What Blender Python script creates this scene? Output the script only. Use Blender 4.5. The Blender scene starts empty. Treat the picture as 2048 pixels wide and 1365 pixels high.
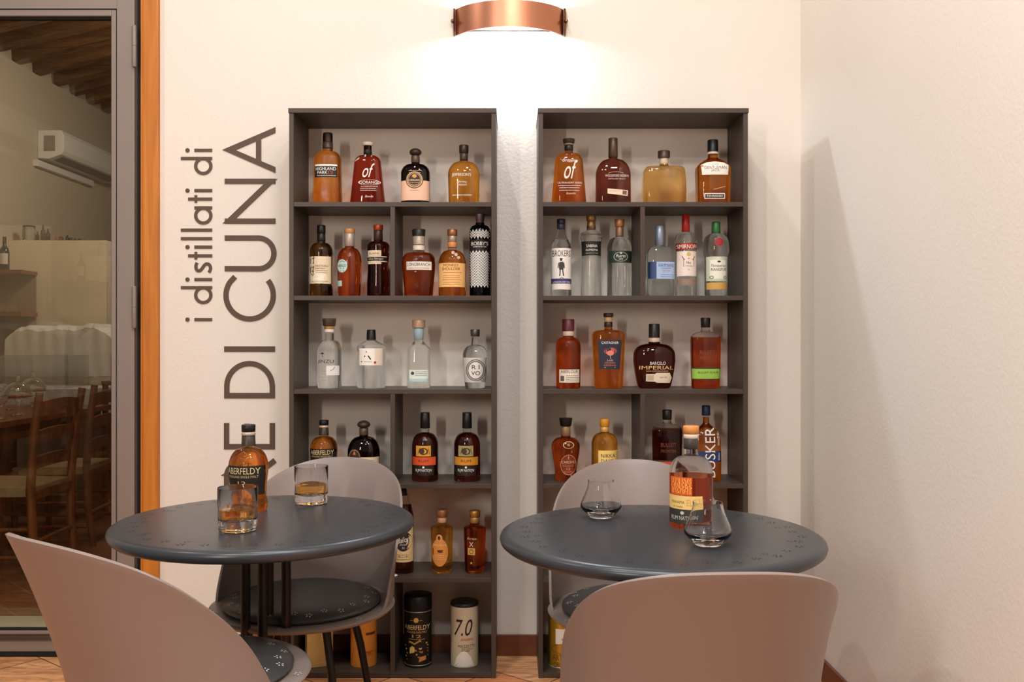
import bpy, bmesh, math, random
from mathutils import Vector, Matrix
R = math.radians
random.seed(7)
SC = bpy.context.scene
COL = SC.collection
F = 1850.0          # focal length in pixels of the 2048 px wide frame
CH = 1.205          # camera height
YF = 3.304          # front plane of the shelf units
YW = 3.551          # back wall plane

# ------------------------------------------------------------------ materials
MATS = {}
def nodes(m):
    m.use_nodes = True
    return m.node_tree.nodes, m.node_tree.links
def srgb(c):
    return tuple(((v/255)/12.92 if v/255 <= .04045 else ((v/255+.055)/1.055)**2.4) for v in c)
def mat(name, rgb, rough=.5, metal=0., spec=.5, trans=0., ior=1.45, bump=0., bscale=40., var=0., vscale=6., aniso=0, coat=0., emit=None, estr=0., stretch=(1,1,1), alpha=1.):
    if name in MATS: return MATS[name]
    m = bpy.data.materials.new(name); ns, ls = nodes(m)
    b = ns['Principled BSDF']
    c = srgb(rgb)
    b.inputs['Base Color'].default_value = (*c, 1)
    b.inputs['Roughness'].default_value = rough
    b.inputs['Metallic'].default_value = metal
    b.inputs['Specular IOR Level'].default_value = spec
    b.inputs['Transmission Weight'].default_value = trans
    b.inputs['IOR'].default_value = ior
    b.inputs['Coat Weight'].default_value = coat
    b.inputs['Alpha'].default_value = alpha
    if emit:
        b.inputs['Emission Color'].default_value = (*srgb(emit), 1); b.inputs['Emission Strength'].default_value = estr
    tc = ns.new('ShaderNodeTexCoord'); mp = ns.new('ShaderNodeMapping'); ls.new(tc.outputs['Object'], mp.inputs['Vector'])
    mp.inputs['Scale'].default_value = stretch
    if var > 0:
        n = ns.new('ShaderNodeTexNoise'); n.inputs['Scale'].default_value = vscale; n.inputs['Detail'].default_value = 5
        ls.new(mp.outputs['Vector'], n.inputs['Vector'])
        mx = ns.new('ShaderNodeMix'); mx.data_type = 'RGBA'
        mx.inputs['A'].default_value = (*[max(0, v*(1-var)) for v in c], 1)
        mx.inputs['B'].default_value = (*[min(1, v*(1+var)) for v in c], 1)
        ls.new(n.outputs['Fac'], mx.inputs['Factor']); ls.new(mx.outputs['Result'], b.inputs['Base Color'])
    if bump > 0:
        n2 = ns.new('ShaderNodeTexNoise'); n2.inputs['Scale'].default_value = bscale; n2.inputs['Detail'].default_value = 4
        ls.new(mp.outputs['Vector'], n2.inputs['Vector'])
        bp = ns.new('ShaderNodeBump'); bp.inputs['Strength'].default_value = bump; bp.inputs['Distance'].default_value = .004
        ls.new(n2.outputs['Fac'], bp.inputs['Height']); ls.new(bp.outputs['Normal'], b.inputs['Normal'])
    MATS[name] = m
    return m
def paper(rgb, rough=.55):
    return mat('paper_%d_%d_%d' % rgb, rgb, rough)
def glassm(name, rgb, ior=1.45, rough=.0, bump=0., bscale=200., clear=.25):
    if name in MATS: return MATS[name]
    m = mat(name, rgb, rough, trans=1., ior=ior, bump=bump, bscale=bscale)
    # part of the light passes straight through the thin walls, tinted by the glass
    ns, ls = nodes(m); b = ns['Principled BSDF']; out = ns['Material Output']
    t = ns.new('ShaderNodeBsdfTransparent'); t.inputs['Color'].default_value = (*srgb(rgb), 1)
    mx = ns.new('ShaderNodeMixShader'); mx.inputs[0].default_value = clear
    ls.new(b.outputs[0], mx.inputs[1]); ls.new(t.outputs[0], mx.inputs[2]); ls.new(mx.outputs[0], out.inputs['Surface'])
    return m

def wood_mat(name, dark, light, scale=3., stretch=(14, 14, 1), rough=.5, knots=False):
    m = bpy.data.materials.new(name); ns, ls = nodes(m); b = ns['Principled BSDF']
    tc = ns.new('ShaderNodeTexCoord'); mp = ns.new('ShaderNodeMapping'); mp.inputs['Scale'].default_value = stretch
    ls.new(tc.outputs['Object'], mp.inputs['Vector'])
    n = ns.new('ShaderNodeTexNoise'); n.inputs['Scale'].default_value = scale; n.inputs['Detail'].default_value = 6; n.inputs['Distortion'].default_value = 1.2
    ls.new(mp.outputs['Vector'], n.inputs['Vector'])
    r = ns.new('ShaderNodeValToRGB'); r.color_ramp.elements[0].position = .3; r.color_ramp.elements[1].position = .7
    r.color_ramp.elements[0].color = (*srgb(dark), 1); r.color_ramp.elements[1].color = (*srgb(light), 1)
    ls.new(n.outputs['Fac'], r.inputs['Fac'])
    out = r.outputs['Color']
    if knots:
        v = ns.new('ShaderNodeTexVoronoi'); v.inputs['Scale'].default_value = 2.6
        mp2 = ns.new('ShaderNodeMapping'); mp2.inputs['Scale'].default_value = (3, 3, .75); ls.new(tc.outputs['Object'], mp2.inputs['Vector']); ls.new(mp2.outputs['Vector'], v.inputs['Vector'])
        r2 = ns.new('ShaderNodeValToRGB'); r2.color_ramp.elements[0].position = .03; r2.color_ramp.elements[1].position = .11
        r2.color_ramp.elements[0].color = (*srgb((120, 60, 20)), 1); r2.color_ramp.elements[1].color = (1, 1, 1, 1)
        ls.new(v.outputs['Distance'], r2.inputs['Fac'])
        mx = ns.new('ShaderNodeMix'); mx.data_type = 'RGBA'; mx.blend_type = 'MULTIPLY'; mx.inputs['Factor'].default_value = 1
        ls.new(out, mx.inputs['A']); ls.new(r2.outputs['Color'], mx.inputs['B']); out = mx.outputs['Result']
    ls.new(out, b.inputs['Base Color']); b.inputs['Roughness'].default_value = rough
    MATS[name] = m
    return m

def floor_mat(name, cols, rot, scale, rough=.45):
    m = bpy.data.materials.new(name); ns, ls = nodes(m); b = ns['Principled BSDF']
    tc = ns.new('ShaderNodeTexCoord'); mp = ns.new('ShaderNodeMapping'); mp.inputs['Rotation'].default_value = (0, 0, rot)
    ls.new(tc.outputs['Object'], mp.inputs['Vector'])
    br = ns.new('ShaderNodeTexBrick'); br.inputs['Scale'].default_value = scale; br.inputs['Mortar Size'].default_value = .006
    br.inputs['Color1'].default_value = (*srgb(cols[0]), 1); br.inputs['Color2'].default_value = (*srgb(cols[1]), 1); br.inputs['Mortar'].default_value = (*srgb(cols[2]), 1)
    br.inputs['Brick Width'].default_value = 1.0; br.inputs['Row Height'].default_value = .5
    ls.new(mp.outputs['Vector'], br.inputs['Vector'])
    n = ns.new('ShaderNodeTexNoise'); n.inputs['Scale'].default_value = 7; n.inputs['Detail'].default_value = 9; n.inputs['Distortion'].default_value = 1.6
    mp2 = ns.new('ShaderNodeMapping'); mp2.inputs['Rotation'].default_value = (0, 0, rot); mp2.inputs['Scale'].default_value = (1, 4, 1)
    ls.new(tc.outputs['Object'], mp2.inputs['Vector']); ls.new(mp2.outputs['Vector'], n.inputs['Vector'])
    r = ns.new('ShaderNodeValToRGB'); r.color_ramp.elements[0].position = .32; r.color_ramp.elements[1].position = .68
    r.color_ramp.elements[0].color = (.42, .36, .32, 1); r.color_ramp.elements[1].color = (1.0, 1.0, 1.0, 1)
    ls.new(n.outputs['Fac'], r.inputs['Fac'])
    mx = ns.new('ShaderNodeMix'); mx.data_type = 'RGBA'; mx.blend_type = 'MULTIPLY'; mx.inputs['Factor'].default_value = .9
    ls.new(br.outputs['Color'], mx.inputs['A']); ls.new(r.outputs['Color'], mx.inputs['B']); ls.new(mx.outputs['Result'], b.inputs['Base Color'])
    bp = ns.new('ShaderNodeBump'); bp.inputs['Strength'].default_value = .3; bp.inputs['Distance'].default_value = .004
    ls.new(n.outputs['Fac'], bp.inputs['Height']); ls.new(bp.outputs['Normal'], b.inputs['Normal'])
    b.inputs['Roughness'].default_value = rough
    MATS[name] = m
    return m

# ------------------------------------------------------------------ mesh collector
class MB:
    def __init__(s): s.v = []; s.f = []; s.m = []; s.mi = 0
    def add(s, vs, fs, mi=None):
        o = len(s.v); s.v += [tuple(v) for v in vs]; s.f += [tuple(i+o for i in f) for f in fs]; s.m += [s.mi if mi is None else mi]*len(fs)
        return s
    def box(s, x0, x1, y0, y1, z0, z1, mi=None):
        vs = [(x0,y0,z0),(x1,y0,z0),(x1,y1,z0),(x0,y1,z0),(x0,y0,z1),(x1,y0,z1),(x1,y1,z1),(x0,y1,z1)]
        return s.add(vs, [(0,3,2,1),(4,5,6,7),(0,1,5,4),(1,2,6,5),(2,3,7,6),(3,0,4,7)], mi)
    def obox(s, c, ax, ay, az, mi=None):
        c = Vector(c); ax, ay, az = Vector(ax), Vector(ay), Vector(az)
        vs = [c+i*ax+j*ay+k*az for k in (-1,1) for (i,j) in ((-1,-1),(1,-1),(1,1),(-1,1))]
        return s.add(vs, [(0,3,2,1),(4,5,6,7),(0,1,5,4),(1,2,6,5),(2,3,7,6),(3,0,4,7)], mi)
    def lathe(s, prof, n=48, c=(0,0,0), closed=False, mi=None, mod=None, kx=1., ky=1.):
        vs = []; fs = []; P = len(prof)
        for (r, z) in prof:
            for i in range(n):
                a = 2*math.pi*i/n
                rr = r*(mod(a, z) if mod else 1)
                vs.append((c[0]+rr*math.cos(a)*kx, c[1]+rr*math.sin(a)*ky, c[2]+z))
        for j in range(P-1 if not closed else P):
            k = (j+1) % P
            for i in range(n):
                i2 = (i+1) % n
                fs.append((j*n+i, j*n+i2, k*n+i2, k*n+i))
        if not closed:
            fs.append(tuple(reversed(range(n)))); fs.append(tuple((P-1)*n+i for i in range(n)))
        return s.add(vs, fs, mi)
    def tube(s, pts, rad, n=12, mi=None, sq=False):
        pts = [Vector(p) for p in pts]; rs = rad if isinstance(rad, (list, tuple)) else [rad]*len(pts)
        vs = []; fs = []
        up = Vector((0,0,1))
        for i, p in enumerate(pts):
            d = (pts[min(i+1, len(pts)-1)]-pts[max(i-1, 0)]).normalized()
            u = up if abs(d.dot(up)) < .97 else Vector((1,0,0))
            a = d.cross(u).normalized(); b = a.cross(d).normalized()
            for k in range(n):
                t = 2*math.pi*k/n + (math.pi/4 if sq else 0)
                vs.append(p+rs[i]*(math.cos(t)*a+math.sin(t)*b))
        for j in range(len(pts)-1):
            for i in range(n):
                i2 = (i+1) % n; fs.append((j*n+i, (j+1)*n+i, (j+1)*n+i2, j*n+i2))
        fs.append(tuple(range(n))); fs.append(tuple(reversed([(len(pts)-1)*n+i for i in range(n)])))
        return s.add(vs, fs, mi)
    def xf(s, M):
        s.v = [tuple(M @ Vector(v)) for v in s.v]; return s
    def build(s, name, mats, parent=None, smooth=False, loc=None, angle=35, bevel=0.):
        me = bpy.data.meshes.new(name); me.from_pydata(s.v, [], s.f)
        if not isinstance(mats, (list, tuple)): mats = [mats]
        for m in mats: me.materials.append(m)
        for p, mi in zip(me.polygons, s.m): p.material_index = mi
        me.validate(); me.update()
        bm = bmesh.new(); bm.from_mesh(me); bmesh.ops.recalc_face_normals(bm, faces=bm.faces); bm.to_mesh(me); bm.free()
        if smooth:
            me.shade_smooth()
            try: me.set_sharp_from_angle(angle=R(angle))
            except Exception: pass
        o = bpy.data.objects.new(name, me); COL.objects.link(o)
        if parent: o.parent = parent
        if loc is not None: o.location = loc
        if bevel > 0:
            md = o.modifiers.new('bevel', 'BEVEL'); md.width = bevel; md.segments = 2; md.limit_method = 'ANGLE'
        return o

def tag(o, label=None, cat=None, group=None, kind=None):
    if label: o['label'] = label
    if cat: o['category'] = cat
    if group: o['group'] = group
    if kind: o['kind'] = kind
    return o
def empty(name, loc=(0,0,0), rz=0.):
    o = bpy.data.objects.new(name, None); COL.objects.link(o); o.location = loc; o.rotation_euler = (0, 0, rz); o.empty_display_size = .05
    return o
def struct(o): o['kind'] = 'structure'; return o
def kids(o): return [c for c in bpy.data.objects if c.parent == o]
def copy_tree(o, parent=None):
    ch = kids(o)
    c = o.copy(); COL.objects.link(c); c.parent = parent
    for k in ch: copy_tree(k, c)
    return c
def PX(x, y, Y):                       # a point of the photograph at depth Y
    return ((x-1024)*Y/F, Y, CH+(683-y)*Y/F)

# ------------------------------------------------------------------ text
_txt = {}
def text_mesh(s, shear=0., bold=0.):
    k = (s, shear, bold)
    if k in _txt: return _txt[k]
    cu = bpy.data.curves.new('t', 'FONT'); cu.body = s; cu.shear = shear; cu.offset = bold; cu.resolution_u = 3; cu.align_x = 'CENTER'
    ob = bpy.data.objects.new('t', cu); COL.objects.link(ob)
    dg = bpy.context.evaluated_depsgraph_get(); me = bpy.data.meshes.new_from_object(ob.evaluated_get(dg))
    bm = bmesh.new(); bm.from_mesh(me)              # cut into narrow strips so that letters follow a curved bottle
    if bm.verts:
        xa, xb = min(v.co.x for v in bm.verts), max(v.co.x for v in bm.verts); q = xa+.1
        while q < xb:
            bmesh.ops.bisect_plane(bm, geom=bm.verts[:]+bm.edges[:]+bm.faces[:], dist=1e-5, plane_co=(q, 0, 0), plane_no=(1, 0, 0)); q += .1
        bm.to_mesh(me)
    bm.free()
    vs = [(v.co.x, v.co.y) for v in me.vertices]; fs = [tuple(p.vertices) for p in me.polygons]
    bpy.data.objects.remove(ob); bpy.data.curves.remove(cu); bpy.data.meshes.remove(me)
    if not vs: vs = [(0,0)]; fs = []
    x0, x1 = min(v[0] for v in vs), max(v[0] for v in vs); y0, y1 = min(v[1] for v in vs), max(v[1] for v in vs)
    w, h = max(x1-x0, 1e-6), max(y1-y0, 1e-6)
    vs = [((v[0]-x0)/w-.5, (v[1]-y0)/h-.5) for v in vs]
    _txt[k] = (vs, fs, w/h)
    return _txt[k]

def ribbon(pts, w, closed=False):
    """flat stroke: 2D points -> verts, faces"""
    P = [Vector(p) for p in pts]; n = len(P); vs = []; fs = []
    for i in range(n):
        a = P[(i-1) % n] if (closed or i > 0) else None; b = P[(i+1) % n] if (closed or i < n-1) else None
        d1 = (P[i]-a).normalized() if a is not None else None; d2 = (b-P[i]).normalized() if b is not None else None
        if d1 is None: d1 = d2
        if d2 is None: d2 = d1
        t = (d1+d2)
        t = t.normalized() if t.length > 1e-6 else d1
        nrm = Vector((-t.y, t.x)); k = 1/max(.45, abs(nrm.dot(Vector((-d1.y, d1.x)))))
        vs += [tuple(P[i]+nrm*w/2*k), tuple(P[i]-nrm*w/2*k)]
    for i in range(n if closed else n-1):
        j = (i+1) % n; fs.append((2*i, 2*i+1, 2*j+1, 2*j))
    return vs, fs
def arc(cx, cy, rx, ry, a0, a1, n=16):
    return [(cx+rx*math.cos(R(a0+(a1-a0)*i/n)), cy+ry*math.sin(R(a0+(a1-a0)*i/n))) for i in range(n+1)]
# ------------------------------------------------------------------ shared materials
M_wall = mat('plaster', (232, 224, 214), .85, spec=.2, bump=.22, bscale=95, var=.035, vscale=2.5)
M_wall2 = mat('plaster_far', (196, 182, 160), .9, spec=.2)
M_unit = mat('shelf_laminate', (72, 61, 54), .42, var=.12, vscale=5, stretch=(1, 1, .25), spec=.4)
M_grey = mat('door_metal', (142, 130, 122), .45, metal=.25, var=.04)
M_greyd = mat('door_metal_dark', (84, 74, 68), .5, metal=.3)
M_black = mat('gasket', (18, 17, 16), .7)
M_chair = mat('chair_plastic', (137, 123, 117), .36, spec=.45)
M_cush = mat('cushion_rubber', (66, 66, 66), .38)
M_dot = mat('flower_holes_lit', (225, 223, 220), .5)  # pale dots: light showing in the holes, put into the colour
M_dotd = mat('flower_holes_dark', (22, 22, 24), .6)
M_table = mat('table_lacquer', (60, 63, 68), .30, metal=.2, spec=.5)
M_leg = mat('leg_metal', (44, 39, 36), .35, metal=.5)
M_copper = mat('copper', (188, 128, 100), .36, metal=1., var=.10, vscale=3, stretch=(6, 6, .2))
M_letter = mat('letter_vinyl', (92, 72, 60), .6, var=.14, vscale=30, stretch=(3, 3, 1))
M_jamb = wood_mat('jamb_wood', (172, 98, 26), (206, 128, 42), 2.2, (10, 10, .7), .45, knots=True)
M_dark_wood = wood_mat('walnut', (84, 44, 18), (134, 78, 34), 3, (6, 6, 1.2), .4)
M_joist = wood_mat('joist_wood', (74, 50, 28), (130, 92, 54), 2, (1, 8, 8), .7)
M_rush = mat('rush', (150, 124, 86), .8, bump=.6, bscale=120, var=.2, vscale=40)
M_terra = mat('skirting_terracotta', (110, 62, 40), .4, var=.3, vscale=9, stretch=(.5, 1, 3))
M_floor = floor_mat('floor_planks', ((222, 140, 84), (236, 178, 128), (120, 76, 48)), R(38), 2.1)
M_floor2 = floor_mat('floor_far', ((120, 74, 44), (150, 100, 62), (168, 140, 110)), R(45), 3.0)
M_pane = glassm('pane_glass', (250, 251, 250), 1.25, clear=.85)
M_clear = glassm('clear_glass', (252, 252, 252), 1.45, clear=.0)
M_cover = glassm('clear_plastic', (248, 249, 249), 1.3, clear=.8)
M_white = mat('white_paint', (225, 222, 216), .5)
M_cloth = mat('white_cloth', (214, 210, 202), .9, bump=.3, bscale=12)

# ------------------------------------------------------------------ room shell
XR = 1.108
XD0, XD1 = -2.42, (284-1024)/F*YW        # door opening
XJ = (320-1024)/F*YW                     # right edge of the wooden jamb
b = MB(); b.box(XJ, XR+.2, YW, YW+.3, 0, 3.9); struct(b.build('wall_back', M_wall))
b = MB(); b.box(-5.2, XD0, YW, YW+.3, 0, 3.9); b.box(XD0, XJ, YW, YW+.3, 2.72, 3.9); struct(b.build('wall_left', M_wall))
b = MB(); b.box(XR, XR+.2, -1.6, YW, 0, 3.9); struct(b.build('wall_right', M_wall))
b = MB(); b.box(-5.2, XR+.2, -2.6, YW+.02, -.1, 0); struct(b.build('floor', M_floor))
b = MB(); b.box(XJ, XR-.012, YW-.012, YW, 0, .080); struct(b.build('baseboard_back', M_terra, bevel=.002))
b = MB(); b.box(XR-.012, XR, -1.6, YW, 0, .080); struct(b.build('baseboard_right', M_terra, bevel=.002))

# wooden jamb beside the door
b = MB(); b.box(XD1+.002, XJ, YW-.022, YW+.12, 0, 2.72); b.box(XD1+.006, XD1+.012, YW-.027, YW-.02, 0, 2.72)
struct(b.build('trim_1', M_jamb, bevel=.003))

# metal framed glass door
door = struct(empty('door_1', (0, YW, 0)))
def Xw(px): return (px-1024)/F*YW
def Zw(py): return CH+(683-py)/F*YW
yb, yf = -.004, -.03
ZT = 2.70
b = MB()
b.box(Xw(240), Xw(275), yf, .03, Zw(1303)+.006, ZT)          # stile
b.box(XD0+.03, XD0+.12, yf, .03, Zw(1303)+.006, ZT)
b.box(XD0+.12, Xw(240), yf, .03, Zw(23), ZT)                 # top rail
b.box(XD0+.12, Xw(240), yf+.006, .03, Zw(1303)+.006, Zw(1277)) # bottom rail
b.build('door_leaf', M_grey, door, bevel=.0015)
b = MB()
b.box(Xw(230), Xw(239), yf-.004, .012, Zw(1262), Zw(26)); b.box(XD0+.12, Xw(230), yf-.004, .012, Zw(38), Zw(26))
b.box(XD0+.12, Xw(230), yf-.004, .012, Zw(1264), Zw(1258))
b.build('glazing_bead', M_grey, door, bevel=.002)
b = MB(); b.box(Xw(275), XD1+.002, .0, .03, 0, ZT); b.box(Xw(227), Xw(230), -.02, .0, Zw(1257), Zw(38)); b.box(XD0+.12, Xw(227), -.02, 0, Zw(42), Zw(38))
b.box(Xw(239), Xw(240), yf-.001, 0, Zw(1262), Zw(23)); b.box(XD0+.12, Xw(240), yf-.001, 0, Zw(25), Zw(23)); b.box(XD0+.12, Xw(230), -.02, 0, Zw(1258), Zw(1255)); b.box(XD0+.05, Xw(275), yf+.004, .02, 0.004, Zw(1303)+.006)
b.build('gasket', M_black, door)
b = MB(); b.box(XD0+.12, Xw(239), yf+.003, .02, Zw(1275), Zw(1264)); b.box(XD0+.12, Xw(239), yf+.0, .02, Zw(1277), Zw(1275)); b.build('kick_rail', M_greyd, door)
b = MB(); b.box(XD0+.12, Xw(230), -.012, -.006, Zw(1256), Zw(40)); b.build('glass_pane', M_pane, door)
for (ya, yb2) in ((57, 140), (574, 657)):
    b = MB(); zc = (Zw(ya)+Zw(yb2))/2
    b.lathe([(.006, Zw(yb2)), (.008, Zw(yb2)+.004), (.008, zc-.001), (.0065, zc-.001), (.0065, zc+.001), (.008, zc+.001), (.008, Zw(ya)-.004), (.005, Zw(ya))], 16, (Xw(276.5), yf-.008, 0))
    b.build('hinge', M_grey, door, smooth=True)
b = MB(); b.box(XD0, XJ, YW+.04, YW+.3, -.1, .06); struct(b.build('trim_2', mat('threshold_stone', (172, 158, 132), .7, var=.12)))
b = MB(); b.box(XD0-.0, XD0+.03, YW-.01, YW+.1, 0.0, ZT+.02); struct(b.build('trim_3', M_jamb))

# ------------------------------------------------------------------ wall lettering
def letter(parts, name='wall_letter'):
    """parts: list of (verts2d, faces) in photograph pixels -> extruded letter on the wall"""
    b = MB()
    for q, (vs, fs) in enumerate(parts):
        n = len(vs)
        fr = [(Xw(x), YW-.003-.00025*q, Zw(y)) for x, y in vs]; bk = [(Xw(x), YW-.0002, Zw(y)) for x, y in vs]
        edges = {}
        for f in fs:
            for i in range(len(f)):
                e = (f[i], f[(i+1) % len(f)]); edges[e] = 1
        side = [(e[0], e[1], e[1]+n, e[0]+n) for e in edges if (e[1], e[0]) not in edges]
        b.add(fr+bk, [tuple(f) for f in fs]+side)
    return b
def zz(pts, o=(330, 230), k=.315): return [(o[0]+p[0]*k, o[1]+p[1]*k) for p in pts]
def disc(cx, cy, r, n=20):
    vs = [(cx+r*math.cos(2*math.pi*i/n), cy+r*math.sin(2*math.pi*i/n)) for i in range(n)]
    return vs, [tuple(range(n))]
SW = 6.2
word1 = []
def stem(y, top, base=300): return ribbon(zz([(base, y), (top, y)]), SW)
def li(y): return [stem(y, 188), disc(*zz([(144, y)])[0], 4.2)]
def ld(ys, yc): return [stem(ys, 102), ribbon(zz(arc(244, yc, 48, 47, 0, 360, 40)), SW, closed=False)]
def la(ys, yc): return [stem(ys, 188), ribbon(zz(arc(244, yc, 48, 47, 0, 360, 40)), SW)]
def ll(y): return [stem(y, 102)]
def lt(y): return [stem(y, 148), ribbon(zz([(197, y-25), (197, y+23)]), 5.4)]
spts = [(66, 95), (52, 102), (32, 103), (17, 96), (13, 82), (22, 68), (38, 58), (54, 46), (60, 32), (54, 17), (38, 10), (22, 10), (4, 20)]
def smooth2(p, it=2):
    for _ in range(it):
        q = [p[0]]
        for i in range(len(p)-1):
            a, c = p[i], p[i+1]
            q += [(a[0]*.75+c[0]*.25, a[1]*.75+c[1]*.25), (a[0]*.25+c[0]*.75, a[1]*.25+c[1]*.75)]
        p = q+[p[-1]]
    return p
word1 += [('i', li(225)), ('d', ld(277, 325)), ('i', li(481)), ('t', lt(535)), ('a', la(591, 640)), ('l', ll(732)), ('l', ll(786)), ('i', li(840)), ('t', lt(895)),
          ('s', [ribbon(zz(smooth2([(300-v, 1005-u) for u, v in spts])), SW)]), ('i', li(1046)), ('d', ld(1097, 1145)), ('i', li(1300))]
def poly(pts): return (pts, [tuple(range(len(pts)))])
SB = 10.4
A = [poly(zz([(366, 222), (450, 224), (702, 114), (702, 78)])), poly(zz([(366, 222), (702, 369), (702, 332), (450, 224)])), ribbon(zz([(595, 150), (595, 305)]), SB)]
N = [ribbon(zz([(380, 422), (702, 422)]), SB), ribbon(zz([(380, 675), (702, 675)]), SB), poly(zz([(713, 406), (630, 438), (366, 691), (452, 658)]))]
U = [ribbon(zz([(380, 782), (590, 782)]+arc(594, 880, 98, 98, -90, 90, 24)[0:]+[(380, 977)]), SB)]
Cc = [ribbon(zz(arc(538, 1146, 150, 150, -128, -128+0, 1)[:1]+arc(538, 1146, 150, 150, 219, -39, 48)[1:]), SB)]
k5 = .2637; o5 = (330, 640)
I = [ribbon(zz([(450, 222), (835, 222)], o5, k5), SB+.4)]
Dd = [ribbon(zz([(470, 560), (470, 505)]+arc(642, 504, 172, 172, 180, 360, 32)+[(815, 505), (815, 560)], o5, k5), SB), ribbon(zz([(450, 575), (835, 575)], o5, k5), SB+.4)]
E = [ribbon(zz([(448, 962), (835, 962)], o5, k5), SB+.4), ribbon(zz([(468, 962), (468, 783)], o5, k5), SB), ribbon(zz([(622, 962), (622, 788)], o5, k5), SB), ribbon(zz([(815, 962), (815, 783)], o5, k5), SB)]
Rr = [ribbon([(448, 978), (550, 978)], SB), ribbon([(453.5, 978), (453.5, 952)]+arc(477, 952, 23.5, 23.5, 180, 360, 20)+[(500.5, 978)], SB), ribbon([(503, 958), (550, 921)], SB)]
words = [('small brown letter %s', word1)]
names1 = ['last letter i at the top of the small brown word di', 'letter d of the topmost small brown word di',
 'letter i that ends the small brown word distillati', 'letter t nearest the upper end of small word distillati', 'letter a of the small brown wall word distillati',
 'upper of the two letters l in distillati', 'lower of the two letters l in distillati', 'letter i below the two letters l in distillati', 'letter t just above the s in distillati',
 'curved letter s of the small wall word distillati', 'letter i just below the s in distillati', 'letter d that begins the small word distillati', 'lone lowest small brown letter i on the white wall']
for (ch, parts), lb in zip(word1, names1):
    tag(letter(parts).build('wall_letter', M_letter), lb, 'letter', 'small letters on the wall')
for parts, lb in ((A, 'big brown letter A topmost of the wall sign beside the shelf'), (N, 'big brown letter N below the A of the wall sign'), (U, 'big brown letter U between N and C on the wall'),
                  (Cc, 'big brown round letter C of the wall sign'), (I, 'big brown bar letter I below the C on the wall'), (Dd, 'big brown letter D under the bar of the I'),
                  (E, 'big brown letter E partly behind the whisky bottle cap'), (Rr, 'big brown letter R mostly hidden behind whisky bottle and chair')):
    tag(letter(parts).build('wall_letter', M_letter), lb, 'letter', 'big letters on the wall')

# ------------------------------------------------------------------ shelf units
SHZ = [1.703, 1.368, 1.033, .695, .3586, .0196]     # tops of the boards
T = .0165
def unit(x0, x1, xd, name, label):
    r = empty(name, ((x0+x1)/2, YF, 0)); tag(r, label, 'shelf unit', 'tall open shelf units')
    cx = (x0+x1)/2; a = x0-cx; c = x1-cx; D = YW-YF-.001
    for s, xx in ((0, a), (1, c-T)):
        MB().box(xx, xx+T, 0, D, 0, 2.0205).build('side_panel', M_unit, r, bevel=.0008)
    MB().box(a-.002, c+.002, -.004, D, 2.0208, 2.0375).build('top_panel', M_unit, r, bevel=.0008)
    for z in SHZ:
        MB().box(a+T+.0002, c-T-.0002, .001, D, z-T, z).build('shelf', M_unit, r, bevel=.0008)
    for i in (1, 3, 5):
        MB().box(xd-cx-T/2, xd-cx+T/2, .002, D, SHZ[i]+.0002, SHZ[i-1]-T-.0002).build('divider', M_unit, r, bevel=.0008)
    return r
unit((578-1024)/560, (992-1024)/560, (785-1024)/560, 'shelf_unit', 'tall dark brown open shelf unit left of the gap, beside the wall lettering')
unit((1077-1024)/560, (1496-1024)/560, (1285.5-1024)/560, 'shelf_unit', 'tall dark brown open shelf unit nearer the right-hand wall')

# ------------------------------------------------------------------ sconce
sc_ = empty('wall_sconce', (-.010, YW, 2.428)); tag(sc_, 'curved copper wall lamp glowing white above the two shelf units', 'wall lamp')
hw = .207; dep = .105; hh = .05
Rad = (hw*hw+dep*dep)/(2*dep); a0 = math.asin(hw/Rad)
b = MB(); n = 40; vs = []
for t, rr in ((0, Rad), (1, Rad-.003)):
    for i in range(n+1):
        a = -a0+2*a0*i/n
        for z in (-hh, hh): vs.append((rr*math.sin(a), -(rr*math.cos(a)-(Rad-dep))-.004, z))
fs = []
N2 = 2*(n+1)
for i in range(n):
    fs += [(2*i, 2*i+2, 2*i+3, 2*i+1), (N2+2*i, N2+2*i+1, N2+2*i+3, N2+2*i+2), (2*i, N2+2*i, N2+2*i+2, 2*i+2), (2*i+1, 2*i+3, N2+2*i+3, N2+2*i+1)]
fs += [(0, 1, N2+1, N2), (2*n, N2+2*n, N2+2*n+1, 2*n+1)]
b.add(vs, fs); b.build('shade', M_copper, sc_, smooth=True)
for s in (-1, 1):
    M_br = mat('bronze', (120, 84, 58), .4, metal=.9)
    b = MB(); x = s*(hw+.004)
    pts = [(-.052), (-.03), (0), (.03), (.052)]; w = [.004, .010, .013, .010, .004]
    vs = []
    for z, ww in zip(pts, w):
        vs += [(x-.003, -.001, z), (x-.003, -.008-ww, z), (x+.003+s*ww*.3, -.008-ww*.6, z), (x+.003, -.001, z)]
    fs = []
    for j in range(4):
        for i in range(4): fs.append((4*j+i, 4*j+(i+1) % 4, 4*j+4+(i+1) % 4, 4*j+4+i))
    fs += [(3, 2, 1, 0), (16, 17, 18, 19)]
    b.add(vs, fs); b.build('end_bracket', M_br, sc_)
    b = MB(); b.lathe([(.0005, -.012), (.006, -.01), (.007, 0), (.006, .008), (.003, .012)], 14).xf(Matrix.Translation((x+s*.006, -.02, 0)) @ Matrix.Rotation(R(90), 4, 'X')); b.build('thumb_screw', M_br, sc_, smooth=True)
b = MB(); b.box(-.17, .17, -.012, -.001, -.03, .03); b.build('back_plate', M_white, sc_)
M_led = mat('led_tube', (255, 255, 255), .5, emit=(228, 236, 255), estr=22)
b = MB(); b.tube([(-.08, -.045, 0), (.08, -.045, 0)], .014, 14); b.build('lamp_tube', M_led, sc_, smooth=True)
b = MB(); b.box(-.005, .005, -.045, -.01, -.005, .005); b.build('tube_holder', M_white, sc_)
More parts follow.
